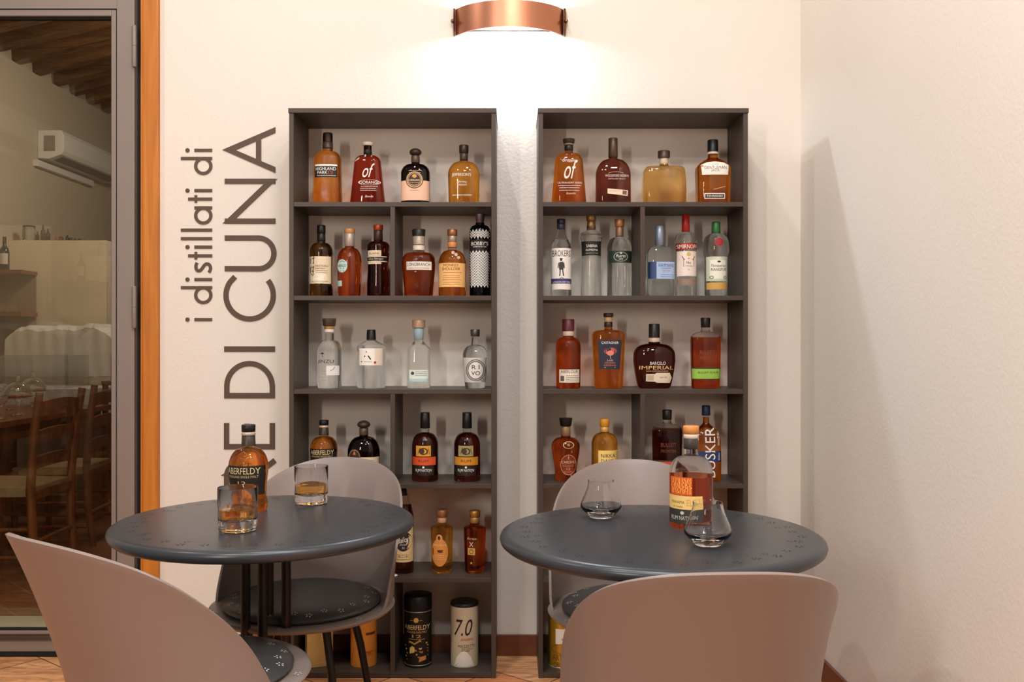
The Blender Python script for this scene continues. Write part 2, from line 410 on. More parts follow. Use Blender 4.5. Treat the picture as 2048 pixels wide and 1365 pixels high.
# ------------------------------------------------------------------ bottles
def arcp(rx, y0, y1, x0, n=8, p=1.):
    """shoulder between (rx,y0) and (x0,y1): quarter ellipse"""
    out = []
    for i in range(1, n+1):
        t = i/n; out.append((x0+(rx-x0)*max(0, 1-t**2)**(.5*p), y0+(y1-y0)*t))
    return out
def scurve(rx, y0, y1, x0, n=8):
    out = []
    for i in range(1, n+1):
        t = i/n; sm = t*t*(3-2*t); out.append((rx+(x0-rx)*sm, y0+(y1-y0)*t))
    return out
G = {
 'amber':  glassm('glass_amber', (240, 160, 62)),
 'gold':   glassm('glass_gold', (246, 188, 88)),
 'pale':   glassm('glass_pale_gold', (242, 204, 132)),
 'red':    glassm('glass_mahogany', (184, 66, 30)),
 'orange': glassm('glass_orange_brown', (222, 114, 50)),
 'dark':   glassm('glass_dark_brown', (112, 48, 28)),
 'black':  glassm('glass_near_black', (42, 22, 18)),
 'olive':  glassm('glass_olive', (140, 104, 52)),
 'brown':  glassm('glass_brown', (156, 84, 62)),
 'clear':  glassm('glass_clear_spirit', (247, 250, 249), clear=.22),
 'amber_cut': glassm('glass_amber_embossed', (246, 172, 70), bump=.35, bscale=130),
 'orange_cut': glassm('glass_brown_embossed', (212, 112, 52), bump=.3, bscale=110),
 'hollow': glassm('glass_hollow', (248, 249, 248), 1.14, clear=.2),
}
K = (20, 18, 18); W = (236, 230, 220); CR = (224, 208, 178)
M_textc = {}
def cap_mat(rgb, metal=0., rough=.4): return mat('cap_%d_%d_%d_%d' % (*rgb, int(metal*10)), rgb, rough, metal=metal)

class Body:
    """profile in metres + superellipse section; gives the front surface depth at (x, z)"""
    def __init__(s, prof, k=1., n=2.): s.p = prof; s.k = k; s.n = n
    def a(s, z):
        p = s.p
        best = None
        for i in range(len(p)-1):
            (r0, z0), (r1, z1) = p[i], p[i+1]
            if min(z0, z1)-1e-9 <= z <= max(z0, z1)+1e-9 and abs(z1-z0) > 1e-7:
                r = r0+(r1-r0)*(z-z0)/(z1-z0); best = r if best is None else max(best, r)
        return best if best is not None else p[-1][0]
    def y(s, x, z, eps=0.):
        a = s.a(z)+eps; b = s.a(z)*s.k+eps
        u = min(abs(x)/a, .9995)
        return -b*(1-u**s.n)**(1/s.n)
def section(k, n, seg):
    out = []
    for i in range(seg):
        t = 2*math.pi*i/seg; c, s_ = math.cos(t), math.sin(t)
        out.append((math.copysign(abs(c)**(2/n), c), math.copysign(abs(s_)**(2/n), s_)*k))
    return out
def body_mesh(prof, k=1., n=2., seg=48, fill=None, poly=None, rib=None):
    b = MB(); vs = []; fs = []; ms = []
    if poly:
        sec = []
        for i in range(poly):
            a0_ = 2*math.pi*(i+.5)/poly+math.pi/2; a1_ = 2*math.pi*(i+1.5)/poly+math.pi/2
            for j in range(6): sec.append((math.cos(a0_)+(math.cos(a1_)-math.cos(a0_))*j/6, math.sin(a0_)+(math.sin(a1_)-math.sin(a0_))*j/6))
        m_ = max(abs(c[0]) for c in sec); sec = [(c[0]/m_, c[1]/m_*k) for c in sec]
    else: sec = section(k, n, seg)
    S = len(sec)
    rmax = max(r for r, z in prof)
    for r, z in prof:
        # the neck is round even when the body is flat
        f = 0. if r > rmax*.62 else min(1., (rmax*.62-r)/(rmax*.25)) if z > prof[0][1]+.03 else 0.
        for i, (cx, cy) in enumerate(sec):
            t = math.atan2(cy/k if not poly else cy, cx)
            x = cx*(1-f)+math.cos(t)*f; y = cy*(1-f)+math.sin(t)*f
            m = 1.
            if rib and rib[1] <= z <= rib[2]: m = 1-.035*(.5+.5*math.cos(rib[0]*t))
            vs.append((x*r*m, y*r*m, z))
    for j in range(len(prof)-1):
        up = fill is not None and (prof[j][1]+prof[j+1][1])/2 > fill
        for i in range(S):
            i2 = (i+1) % S; fs.append((j*S+i, j*S+i2, (j+1)*S+i2, (j+1)*S+i)); ms.append(1 if up else 0)
    fs.append(tuple(reversed(range(S)))); ms.append(0)
    fs.append(tuple((len(prof)-1)*S+i for i in range(S))); ms.append(1 if fill is not None else 0)
    b.v = vs; b.f = fs; b.m = ms
    return b

def patch(B, x0, x1, z0, z1, eps=.0007, nx=36, nz=3):
    a = min(B.a(z0), B.a(z1), B.a((z0+z1)/2))
    b = MB(); vs = []; fs = []
    lim = .992
    for j in range(nz+1):
        z = z0+(z1-z0)*j/nz; az = B.a(z)
        t0 = math.asin(max(-lim, min(lim, x0/az))); t1 = math.asin(max(-lim, min(lim, x1/az)))
        for i in range(nx+1):
            t = t0+(t1-t0)*i/nx; x = az*math.sin(t)
            vs.append((x, B.y(x, z)-eps, z))
    for j in range(nz):
        for i in range(nx): fs.append((j*(nx+1)+i, j*(nx+1)+i+1, (j+1)*(nx+1)+i+1, (j+1)*(nx+1)+i))
    # give the paper a thickness
    nv = len(vs); vs2 = [(x*.9995, y+eps*.55, z) for x, y, z in vs]
    fs2 = [tuple(reversed([i+nv for i in f])) for f in fs]
    rim = []
    top = nz*(nx+1)
    for i in range(nx): rim += [(i, i+nv, i+1+nv, i+1), (top+i+1, top+i+1+nv, top+i+nv, top+i)]
    for j in range(nz): a_ = j*(nx+1); c_ = (j+1)*(nx+1); rim += [(c_, c_+nv, a_+nv, a_), (a_+nx, a_+nx+nv, c_+nx+nv, c_+nx)]
    b.add(vs+vs2, fs+fs2+rim)
    return b
def project(B, vs2, fs, eps):
    """2D shape (x, z metres) laid on the front of the body"""
    vs = []
    for x, z in vs2:
        az = B.a(z)*.985; x = max(-az, min(az, x)); vs.append((x, B.y(x, z)-eps, z))
    return vs, fs
def discgrid(cx, cz, rx, rz, n=28, rings=3, r0=0.):
    vs = []; fs = []
    if r0 == 0:
        vs.append((cx, cz))
        for j in range(1, rings+1):
            for i in range(n):
                t = 2*math.pi*i/n; vs.append((cx+rx*j/rings*math.cos(t), cz+rz*j/rings*math.sin(t)))
        for i in range(n): fs.append((0, 1+i, 1+(i+1) % n))
        for j in range(1, rings):
            for i in range(n):
                i2 = (i+1) % n; a_ = 1+(j-1)*n; c_ = 1+j*n; fs.append((a_+i, c_+i, c_+i2, a_+i2))
    else:
        for q in (r0, 1):
            for i in range(n):
                t = 2*math.pi*i/n; vs.append((cx+rx*q*math.cos(t), cz+rz*q*math.sin(t)))
        for i in range(n):
            i2 = (i+1) % n; fs.append((i, n+i, n+i2, i2))
    return vs, fs

def bottle(cx, Yc, zb, yb, prof, glass, label, group, k=1., n=2., seg=48, poly=None, fill=None, rib=None, caps=(), items=(), yaw=0., name='liquor_bottle', cat='bottle', shell=False, metal_body=None, xoff=0.):
    """prof, caps, items are given in photograph pixels relative to the bottle's axis; y pixels absolute.
       caps: (part name, ytop, ybottom, half width top, half width bottom, rgb, metal)
       items: ('r', x0, x1, ytop, ybottom, rgb[,partname]) label; ('o', x, y, rx, ry, rgb) disc; ('ring', x, y, rx, ry, r0, rgb);
              ('t', text, x, y, w, h, rgb[, shear[, rot]]) lettering; ('l', [(x,y)..], w, rgb) line; ('p', [(x,y)..], rgb) polygon"""
    s = F/Yc
    z_ = lambda y: (yb-y)/s
    root = empty(name, ((cx-1024)/s+xoff, Yc, zb), yaw); tag(root, label, cat, group)
    P = []
    for (hwid, y) in prof:
        P.append((max(hwid, .2)/s, z_(y)))
    # densify for smooth label fit
    B = Body(P, k, n if not poly else 2.)
    r0 = P[0][0]
    Pm = [(r0*.55, .0008), (r0*.8, .0)]+[(r0*.93, .0)]+[(r, max(z, .0008) if i == 0 else z) for i, (r, z) in enumerate(P)]
    fz = z_(fill) if fill is not None else None
    if fz is not None:
        out = []
        for i, q in enumerate(Pm):
            out.append(q)
            if i < len(Pm)-1 and q[1] < fz < Pm[i+1][1]:
                r_ = q[0]+(Pm[i+1][0]-q[0])*(fz-q[1])/(Pm[i+1][1]-q[1]); out.append((r_, fz))
        Pm = out
    ribz = (rib[0], z_(rib[2]), z_(rib[1])) if rib else None
    bm_ = body_mesh(Pm, k, n, seg, fz, poly, ribz)
    if metal_body: bm_.build(metal_body[1], metal_body[0], root, smooth=True, angle=40)
    else: bm_.build('glass_body', [G[glass] if isinstance(glass, str) else glass, G['hollow']], root, smooth=True, angle=50)
    for c in caps:
        nm, yt, ybm, wt, wb_, rgb = c[:6]; metal = c[6] if len(c) > 6 else 0.
        wt, wb_ = wt/s, wb_/s; zt, z0 = z_(yt), z_(ybm); e = min(.0016, (zt-z0)*.25)
        m = MB()
        if nm == 'ball_stopper':
            pr = [(wt*.5, z0)]+[(wt*math.sin(math.pi*(.16+.84*i/12))+.0001, z0+(zt-z0)*(.5-.5*math.cos(math.pi*(.10+.9*i/12)))) for i in range(13)]
            m.lathe(pr, 32)
        else:
            m.lathe([(wb_*.97, z0), (wb_, z0+e*.3), (wt, zt-e), (wt-e, zt), (wt*.3, zt)], 32)
        m.build(nm, cap_mat(rgb, metal), root, smooth=True, angle=50)
    cur = None; curbox = None; lets = {}
    def flush():
        for (par, rgb), m in lets.items(): m.build('lettering', paper(rgb), par if par else root)
        lets.clear()
    labels = []
    for io, it in enumerate(items):
        kind = it[0]
        if kind == 'r':
            _, x0, x1, yt, ybm, rgb = it[:6]; nm = it[6] if len(it) > 6 else 'label'
            lv = .0007+.0002*sum(1 for L in labels if L[1] < (x0+x1)/2 < L[2] and L[3] < (yt+ybm)/2 < L[4])
            o = patch(B, x0/s, x1/s, z_(ybm), z_(yt), lv, nz=max(2, int(abs(yt-ybm)/9))).build(nm, paper(rgb), root, smooth=True)
            labels.append((o, x0, x1, yt, ybm, lv))
            continue
        def host(x, y):
            h = None; lv = .0006
            for L in labels:
                if L[1]-1 <= x <= L[2]+1 and L[3]-1 <= y <= L[4]+1: h = L[0]; lv = L[5]
            return h, lv
        if kind == 'o':
            _, x, y, rx, ry, rgb = it[:6]; h, lv = host(x, y)
            v, f = discgrid(x/s, z_(y), rx/s, ry/s); v, f = project(B, v, f, lv+.0003+.00003*min(io, 14))
            nv = len(v); vv = v+[(a_, b_+.0003, c_) for a_, b_, c_ in v]
            o = MB().add(vv, f+[tuple(reversed([i+nv for i in q])) for q in f]).build('label' if h is None else 'emblem', paper(rgb), h or root)
            labels.append((o if h is None else h, x-rx, x+rx, y-ry, y+ry, lv+.0004+.00003*min(io, 14)))
            continue
        if kind == 'ring':
            _, x, y, rx, ry, q, rgb = it; h, lv = host(x, y); v, f = discgrid(x/s, z_(y), rx/s, ry/s, r0=q)
        elif kind == 't':
            _, txt, x, y, w, hh_, rgb = it[:7]; sh = it[7] if len(it) > 7 else 0.; rot = it[8] if len(it) > 8 else 0; h, lv = host(x, y)
            v, f, asp = text_mesh(txt, sh, 0.)
            ca, sa = math.cos(R(rot)), math.sin(R(rot))
            v = [(((a_*w)*ca-(b_*hh_)*sa+x)/s, z_(y)+((a_*w)*sa+(b_*hh_)*ca)/s) for a_, b_ in v]
        elif kind == 'l':
            _, pts, w, rgb = it; h, lv = host(*pts[len(pts)//2]); v, f = ribbon([(p[0]/s, z_(p[1])) for p in pts], w/s)
        elif kind == 'p':
            _, pts, rgb = it; h, lv = host(*pts[0]); v, f = starfill([(p[0]/s, z_(p[1])) for p in pts])
        if h is not None and h.name.startswith('emblem'): h = h.parent
        v, f = project(B, v, f, lv+.0004+.00003*min(io, 14))
        lets.setdefault((h, rgb), MB()).add(v, f)
    flush()
    return root

def starfill(P, sub_=5, rings=5):
    Q = []
    for i in range(len(P)):
        a, c = P[i], P[(i+1) % len(P)]
        Q += [(a[0]+(c[0]-a[0])*k/sub_, a[1]+(c[1]-a[1])*k/sub_) for k in range(sub_)]
    cx = sum(q[0] for q in Q)/len(Q); cz = (min(q[1] for q in Q)+max(q[1] for q in Q))/2; n = len(Q)
    vs = [(cx, cz)]; fs = [(0, 1+i, 1+(i+1) % n) for i in range(n)]
    for r in range(1, rings+1): vs += [(cx+(q[0]-cx)*r/rings, cz+(q[1]-cz)*r/rings) for q in Q]
    for r in range(1, rings):
        for i in range(n): i2 = (i+1) % n; fs.append((1+(r-1)*n+i, 1+r*n+i, 1+r*n+i2, 1+(r-1)*n+i2))
    return vs, fs
def lines(x0, x1, ys, w, rgb, jit=0.):
    """rows of fine print, drawn as short dashes"""
    out = []; rnd = random.Random(int(x0*7+ys[0]))
    for y in ys:
        x = x0+rnd.random()*jit; e = x1-rnd.random()*jit
        while x < e-1:
            L = 1.6+rnd.random()*3.2; out.append(('l', [(x, y), (min(x+L, e), y)], w, rgb)); x += L+.8
    return out
BR = 3.395
ROWY = {1: 411.4, 2: 593.6, 3: 776.1, 4: 960.3, 5: 1143.8, 6: 1328.6}
def SB_(row, cx, prof, glass, label, unit_, **kw):
    rown = {1: 'top', 2: 'second', 3: 'third', 4: 'fourth', 5: 'fifth', 6: 'bottom'}[row]
    return bottle(cx, kw.pop('Yc', BR), SHZ[row-1]+.0004, ROWY[row], prof, glass, label, 'bottles on the %s shelf of the %s unit' % (rown, unit_), **kw)
L_, R_ = 'left', 'right'
def std(w, ys, yn, nw, ytop, row, wb=None, sh='r', p=1., edge=3):
    yb_ = ROWY[row]; wb = wb or w
    pr = [(wb-1.2, yb_-.4), (wb, yb_-edge), (w, ys)]
    # subdivide body so label fits
    pr = pr[:2]+[(wb+(w-wb)*t, yb_-edge+(ys-yb_+edge)*t) for t in (.25, .5, .75)]+pr[2:]
    pr += arcp(w, ys, yn, nw, 9, p) if sh == 'r' else scurve(w, ys, yn, nw, 9) if sh == 's' else [(nw+1.5, yn+.8), (nw, yn)]
    pr += [(nw, (yn+ytop)/2), (nw, ytop+1.5)]
    return pr
WH = (232, 228, 220)
# ---- left unit, top shelf
SB_(1, 655.5, std(27, 322, 303, 10, 270, 1, wb=28.5), G['amber_cut'], 'golden embossed bottle with black capsule and black band label, leftmost on top left shelf', L_, k=.8, n=2.6,
    caps=[('cap', 266.5, 285, 9.6, 10, K), ('neck_band', 285.2, 297, 10.4, 10.6, (74, 58, 48), .3)],
    items=[('r', -23, 22, 332.6, 358.5, (40, 36, 34)), ('r', -22, 22, 332.6, 336, WH, 'label_edge'), ('t', 'HIGHLAND', 0, 341.5, 40, 6.6, WH), ('t', 'PARK', -6.5, 349, 20, 5.6, WH), ('t', '12', 10, 349, 9, 5.6, (190, 60, 30))]+lines(-17, 20, [355], 1, WH))
SB_(1, 735.5, std(26.5, 327, 311, 8, 292, 1, wb=35, p=.9), G['red'], 'wide mahogany-red decanter with cream stopper and white script lettering', L_, k=.6, n=3,
    caps=[('stopper', 285.5, 292, 11.5, 10.5, (220, 208, 190)), ('neck_band', 292.2, 309, 7.4, 8.6, (38, 28, 26))],
    items=[('t', 'of', 4, 344, 24, 28, WH, .45), ('t', 'DORANGE', 6, 368, 38, 6, WH), ('ring', 6, 368, 22, 5.4, .93, WH), ('t', 'Bonollo', 6, 396, 16, 4, WH, .3), ('t', 'Amber', -19, 321, 12, 4, WH, .3, 35)]+lines(-13, 24, [376, 380, 384], .9, WH, 4))
SB_(1, 831, std(29, 349, 328, 8, 312, 1), G['black'], 'squat near-black liqueur bottle with knob stopper and pale pink lower label', L_, k=.7, n=2.6,
    caps=[('ball_stopper', 297, 312, 12.2, 8, (62, 44, 38), .2), ('neck_band', 312.2, 326, 8.6, 8.6, (92, 76, 66), .3)],
    items=[('r', -29, 29, 364.5, 404, (232, 186, 158)), ('o', 0, 363, 17.5, 17.5, (52, 34, 26)), ('ring', 0, 363, 16, 16, .86, (206, 168, 116)), ('ring', 0, 363, 12.5, 12.5, .93, (206, 168, 116)), ('o', 0, 356, 4.5, 3.4, (212, 158, 80)),
           ('t', 'CERRANIA', 0, 363.8, 22, 4, (226, 204, 170))]+lines(-9, 9, [369, 373], .9, (206, 168, 116))+lines(-8, 8, [384], .8, (150, 110, 90))+lines(-13, 13, [345, 349], .9, (190, 160, 120), 4))
SB_(1, 927.6, std(31.7, 352, 323, 8, 309, 1, wb=30), G['gold'], 'round-shouldered golden bottle with white lettering and dark cap, rightmost on the top left shelf', L_, k=.6, n=2.6,
    caps=[('cap', 291, 307, 9.6, 9.2, (66, 52, 44), .5), ('neck_band', 307.2, 321, 8.3, 8.3, (72, 60, 50))],
    items=[('t', "JEFFERSON'S", -4, 353.5, 38, 8, WH), ('t', 'VERY SMALL', -2, 367, 18, 3.4, WH), ('t', 'STRAIGHT', -2, 373, 18, 3.4, WH), ('t', 'BOURBON WHISKEY', -2, 393, 38, 3, WH)])
# ---- left unit, second shelf
kan = lambda x, y, k_: [('l', [(x-5*k_, y-4*k_), (x-2*k_, y-9*k_)], 1.2, K), ('l', [(x-6*k_, y-4*k_), (x, y-6*k_)], 1.2, K), ('l', [(x-3*k_, y-5*k_), (x-4*k_, y+5*k_)], 1.5, K), ('l', [(x+2*k_, y-5*k_), (x+5*k_, y-10*k_)], 1.2, K), ('l', [(x+1*k_, y-5*k_), (x+7*k_, y-7*k_)], 1.2, K), ('l', [(x+4*k_, y-6*k_), (x+4*k_, y+5*k_), (x+2*k_, y+4*k_)], 1.5, K)]
SB_(2, 642.6, std(23, 506, 485, 8, 453, 2), G['olive'], 'dark olive whisky bottle with cream label of brush characters and black cap', L_,
    caps=[('cap', 450.5, 466.5, 8.4, 8.6, K), ('neck_band', 466.7, 483, 8.0, 8.4, (34, 28, 24))],
    items=[('r', -21.5, 21.5, 514.5, 568.5, (226, 208, 176)), ('o', -1.5, 556, 16, 11, (238, 228, 206))]+kan(-15, 524, .95)+kan(-15, 541, .8)+[('l', [(-19, 546), (-13, 543), (-10, 551)], 1.2, K), ('l', [(-17, 548), (-12, 553)], 1.2, K),
    ('t', 'TAKETSURU', 4, 533.5, 26, 3.6, (90, 76, 56)), ('t', 'PURE MALT', 2, 538.5, 20, 2.6, (90, 76, 56))]+lines(-6, 16, [543, 547], .7, (120, 104, 80))+lines(-15, 17, [564], .7, (120, 104, 80)))
SB_(2, 698.9, std(24.4, 524, 495, 9, 472, 2, wb=22.5, edge=9, p=1.05), G['orange'], 'red-amber bottle with round mint label and cork under clear neck wrap', L_,
    caps=[('cap', 457.5, 467, 10.4, 10, (202, 140, 84)), ('neck_wrap', 467.2, 493, 10.6, 9.8, (186, 170, 158), .3)],
    items=[('o', -11, 533.5, 11, 13, (186, 214, 206)), ('t', 'NEACO', -11, 533, 17, 5.4, (24, 50, 60)), ('l', [(-15, 538), (-7, 544)], 1.1, (24, 50, 60)), ('l', [(-15, 544), (-7, 538)], 1.1, (24, 50, 60)), ('l', [(-17, 526), (-11, 523.5), (-5, 526)], 1, (60, 90, 96)), ('r', -24, -11.5, 562.5, 573.5, (178, 208, 198))])
SB_(2, 756.4, [(21.5, 593), (22.4, 590), (22.4, 568), (20.8, 545), (20.8, 530), (22, 505), (22.4, 493)]+arcp(22.4, 493, 482.5, 9, 8)+[(8.4, 470), (8.4, 462)], G['dark'], 'dark red-brown bottle with coppery cap and banded cream and black label', L_,
    caps=[('cap', 450, 461, 9.8, 9.4, (176, 76, 46), .5), ('neck_band', 461.2, 481, 8.8, 9, (62, 40, 34))],
    items=[('r', -19, 9, 502.5, 513.5, (226, 206, 176)), ('t', 'ELAINE', -5, 508.6, 20, 4, (70, 50, 36)), ('r', -22.3, 19, 514, 525.5, (222, 208, 184)), ('r', -22.3, 19, 516, 523.4, (38, 28, 26), 'label_band'), ('t', 'Casa Fabregas', -2, 519.6, 30, 4.4, CR, .35), ('r', -19, 9, 526, 529.5, (226, 206, 176))])
SB_(2, 837.4, [(27, 593), (28.5, 590), (29, 582), (31, 560), (33, 538), (33.4, 528), (32.6, 520)]+arcp(32.6, 520, 504.5, 12, 8, .8)+[(11.3, 496), (11.3, 474)], G['orange_cut'], 'broad amber bottle tapering to its base, white label with large black capitals', L_, k=.75, fill=504,
    caps=[('cap', 459, 472.5, 13.6, 12.8, (44, 40, 37), .3), ('neck_wrap', 472.7, 490, 11.9, 11.9, (182, 166, 150), .2), ('neck_label', 491, 501, 11.8, 11.8, (226, 212, 190))],
    items=[('r', -22.5, 27, 525, 541.5, (232, 224, 212)), ('t', 'LONGBRANCH', 2, 530.8, 45, 6.6, (36, 26, 22))]+lines(-18, 24, [538], 1, (120, 110, 100)))
SB_(2, 904.4, std(27.4, 528, 500, 8.4, 474, 2), G['amber'], 'amber bottle with big peach label, orange neck band and copper cap', L_, fill=500,
    caps=[('cap', 459, 471.5, 10, 10, (170, 112, 74), .6), ('neck_wrap', 471.7, 484, 9, 8.8, (176, 156, 136), .4), ('neck_label', 484.2, 495.6, 9, 9, (220, 144, 84))],
    items=[('r', -26.5, 26.5, 528, 575.5, (238, 186, 118)), ('t', 'MONKEY', -1, 532.5, 30, 5.6, (66, 40, 22)), ('t', 'SHOULDER', -1, 539.5, 36, 5.6, (66, 40, 22))]+lines(-20, 20, [547, 553, 557, 561, 566, 570], .7, (150, 96, 50), 4)+[('o', x, y, 3.2, 3.2, (196, 176, 156)) for x, y in ((3, 507), (9, 511), (14, 517))])
zig = []
for j in range(13):
    y0 = 507+j*5.4
    if y0 < 577: zig.append(('l', [(-19.5+i*3.25, y0+(3.0 if i % 2 else -3.0)) for i in range(13)], 1.7, (222, 220, 216)))
for j in range(3): zig.append(('l', [(-19.5+i*3.25, 465+j*5+(3.0 if i % 2 else -3.0)) for i in range(13)], 1.6, (214, 212, 208)))
SB_(2, 959.9, [(19.5, 593), (20.5, 590), (20.5, 560), (21.2, 530), (21.5, 480), (21.5, 466)]+arcp(21.5, 466, 450, 9, 8)+[(8.6, 446)], G['black'], 'tall black bottle covered in white zigzags with silvery violet stopper', L_,
    caps=[('stopper', 428, 450, 9.8, 7.4, (126, 108, 122), .7)],
    items=zig+[('r', -20.8, 20.8, 481.5, 506, (24, 20, 20)), ('t', "BOBBY'S", 0, 489, 34, 7.5, WH), ('t', 'SCHIEDAM DRY GIN', 0, 495.5, 26, 2.6, WH), ('l', [(-20, 481), (20, 481)], .9, WH), ('l', [(-20, 505.5), (20, 505.5)], .9, WH)])
# ---- left unit, third shelf
SB_(3, 658.5, std(24.4, 702, 680, 9.4, 665, 3), G['clear'], 'clear gin bottle with flared pewter stopper and thin dark lettering', L_, k=.85,
    caps=[('stopper', 637, 652, 14, 12.4, (112, 98, 92), .7), ('neck_band', 652.2, 658, 10.2, 9.6, (214, 176, 104), .4), ('neck_label', 658.2, 664.5, 9.6, 9.8, (230, 216, 206))],
    items=[('t', 'JINZU', -4, 723.5, 33, 8.5, (34, 30, 30)), ('p', [(-15, 708), (-10, 704.5), (-5, 708)], (30, 28, 28)), ('l', [(-10, 706), (-10, 713), (-8, 713)], .9, (30, 28, 28)), ('l', [(6, 741), (12, 738), (14, 734), (20, 734)], .9, (60, 56, 56)), ('r', -2, 22, 731, 750, (226, 222, 220), 'back_label')]+lines(-12, 0, [742, 748, 754, 760], .9, (200, 140, 124)))
SB_(3, 742.5, [(27, 775.6), (28.5, 771), (28.5, 735), (28.5, 694), (26, 690), (11, 681.5), (8.4, 679), (8, 672)], G['clear'], 'six-sided clear gin bottle with cream label bearing one bold character', L_, poly=6, k=1.,
    caps=[('cap', 659.5, 679.5, 8.6, 9.6, (30, 26, 26), .3)],
    items=[('r', -21, 25, 696.5, 730, (226, 210, 192)), ('r', -20, 11, 696.5, 730, (238, 232, 224), 'label_front'), ('l', [(-6, 702), (-5, 705)], 1.6, K), ('l', [(-19, 707), (9, 706)], 1.2, K), ('l', [(-8, 711), (-16, 724)], 2.1, K), ('l', [(-2, 711), (3.5, 718.5)], 2.4, K), ('o', 11.5, 724.5, 2.4, 2.6, (176, 60, 56))]+lines(-10, 6, [723], .8, (120, 110, 100)))
SB_(3, 837.4, [(22.5, 775.6), (23.2, 770), (22.6, 740), (22.6, 699), (21.5, 696), (15, 690), (10, 683), (9, 679), (9, 672)], G['clear'], 'clear bottle with wooden stopper, blue neck band and small mint label low down', L_, k=.8, n=3,
    caps=[('stopper', 640, 656, 13.2, 12.8, (170, 138, 106), .1), ('neck_label', 656.2, 679, 10.6, 9.4, (150, 178, 186))],
    items=[('r', -17.5, 21, 739.5, 762.5, (216, 226, 218)), ('o', -10.5, 746, 3.4, 3.4, (62, 66, 70)), ('r', -17.5, 21, 757, 762.5, (176, 204, 206), 'label_band')]+lines(-5, 18, [743, 746.5, 750], .9, (110, 112, 112)))
SB_(3, 950.2, [(19, 775.6), (20.5, 771), (22.5, 750), (24.4, 725), (24.7, 712)]+arcp(24.7, 712, 690, 8, 9)+[(7, 683), (6.4, 674)], G['clear'], 'small clear gin bottle with round-framed grey and white label, rightmost on third left shelf', L_,
    caps=[('cap', 659, 673, 9.4, 8.8, (96, 88, 84), .7)],
    items=[('r', -23.2, 23, 715, 764, (206, 200, 194)), ('ring', 2, 740, 19.5, 21.5, .93, (84, 80, 78)), ('ring', 2, 740, 16.5, 18.5, .90, (104, 100, 98)), ('o', 2, 740, 14, 16, (232, 228, 222)), ('t', 'R I', 2, 733.6, 15, 8.4, (36, 34, 34)), ('t', 'VO', 2, 745.6, 17, 8.4, (36, 34, 34)), ('ring', 15, 759, 3, 3, .7, (90, 86, 84))])
# ---- left unit, fourth shelf
def aber(cx, Yc, zb, ybase, label, group, k_=1., fill=None, yaw=0., table=False):
    q = lambda dx, dy: (dx*k_, ybase-dy*k_)
    pr = [q(24.5, .5), q(26, 4), q(26.4, 10), q(24.4, 22), q(25, 36), q(26.8, 52), q(27.3, 60)]+[(a_, b_) for a_, b_ in arcp(27.3*k_, ybase-60*k_, ybase-88*k_, 9.2*k_, 10, 1.05)]+[q(8.8, 96), q(8.8, 112)]
    Y = lambda dy: ybase-dy*k_
    its = [('r', -26.5*k_, 26.5*k_, Y(65), Y(24), (34, 28, 24)), ('t', 'ABERFELDY', 0, Y(58), 46*k_, 8.6*k_, (226, 204, 150)), ('t', 'HIGHLAND SINGLE MALT', 0, Y(50), 42*k_, 3.4*k_, (206, 180, 126)), ('t', '12', 0, Y(41), 11*k_, 6*k_, (206, 180, 126)),
           ('l', [(-23*k_, Y(46)), (23*k_, Y(46))], .7*k_, (196, 168, 116)), ('l', [(-23*k_, Y(37)), (23*k_, Y(37))], .7*k_, (196, 168, 116))]
    its += [('l', [(p[0]*k_, Y(p[1])) for p in seq], 1.0*k_, (120, 66, 28)) for seq in ([(-6, 80), (0, 84), (6, 80), (2, 76)], [(-5, 68), (-3, 76), (4, 74), (1, 69), (6, 67)], [(-7, 71), (-4, 68), (6, 68)])]
    its += lines(-20*k_, 20*k_, [Y(34), Y(31), Y(28)], .6*k_, (176, 146, 96), 4*k_)
    return bottle(cx, Yc, zb, ybase, pr, G['amber'], label, group, fill=Y(86), yaw=yaw, caps=[('cap', Y(120), Y(110), 9.6*k_, 9.4*k_, (34, 30, 28), .3), ('cap_ring', Y(109.8), Y(105), 9.8*k_, 9.6*k_, (206, 184, 166), .3), ('neck_label', Y(104.8), Y(90), 9.2*k_, 9.8*k_, (62, 50, 40))], items=its)
aber(647.8, BR, SHZ[3]+.0004, ROWY[4], 'amber whisky bottle with black label, leftmost on the fourth shelf of the left unit', 'bottles on the fourth shelf of the left unit')
SB_(4, 727.5, std(32, 905, 872, 8.5, 856, 4, wb=31.5, p=1.05), G['black'], 'squat near-black bottle with ball stopper and cream lower label partly behind the chair', L_, k=.75, n=2.4,
    caps=[('ball_stopper', 841, 856, 13, 9, (70, 54, 46), .2), ('neck_band', 856.2, 870, 8.9, 8.9, (96, 82, 72), .3)],
    items=[('r', -31.6, 31.6, 912, 952, (226, 206, 170)), ('o', -15, 912, 12.5, 16.5, (46, 32, 26)), ('ring', -15, 912, 11.3, 15, .9, (150, 112, 70)), ('p', [(-18, 907), (-15, 899), (-12, 907)], (196, 120, 54))]+lines(-24, -6, [915, 920], .9, (176, 140, 96))+lines(-2, 28, [918, 923, 928, 933, 938, 943], .8, (150, 126, 96), 3))
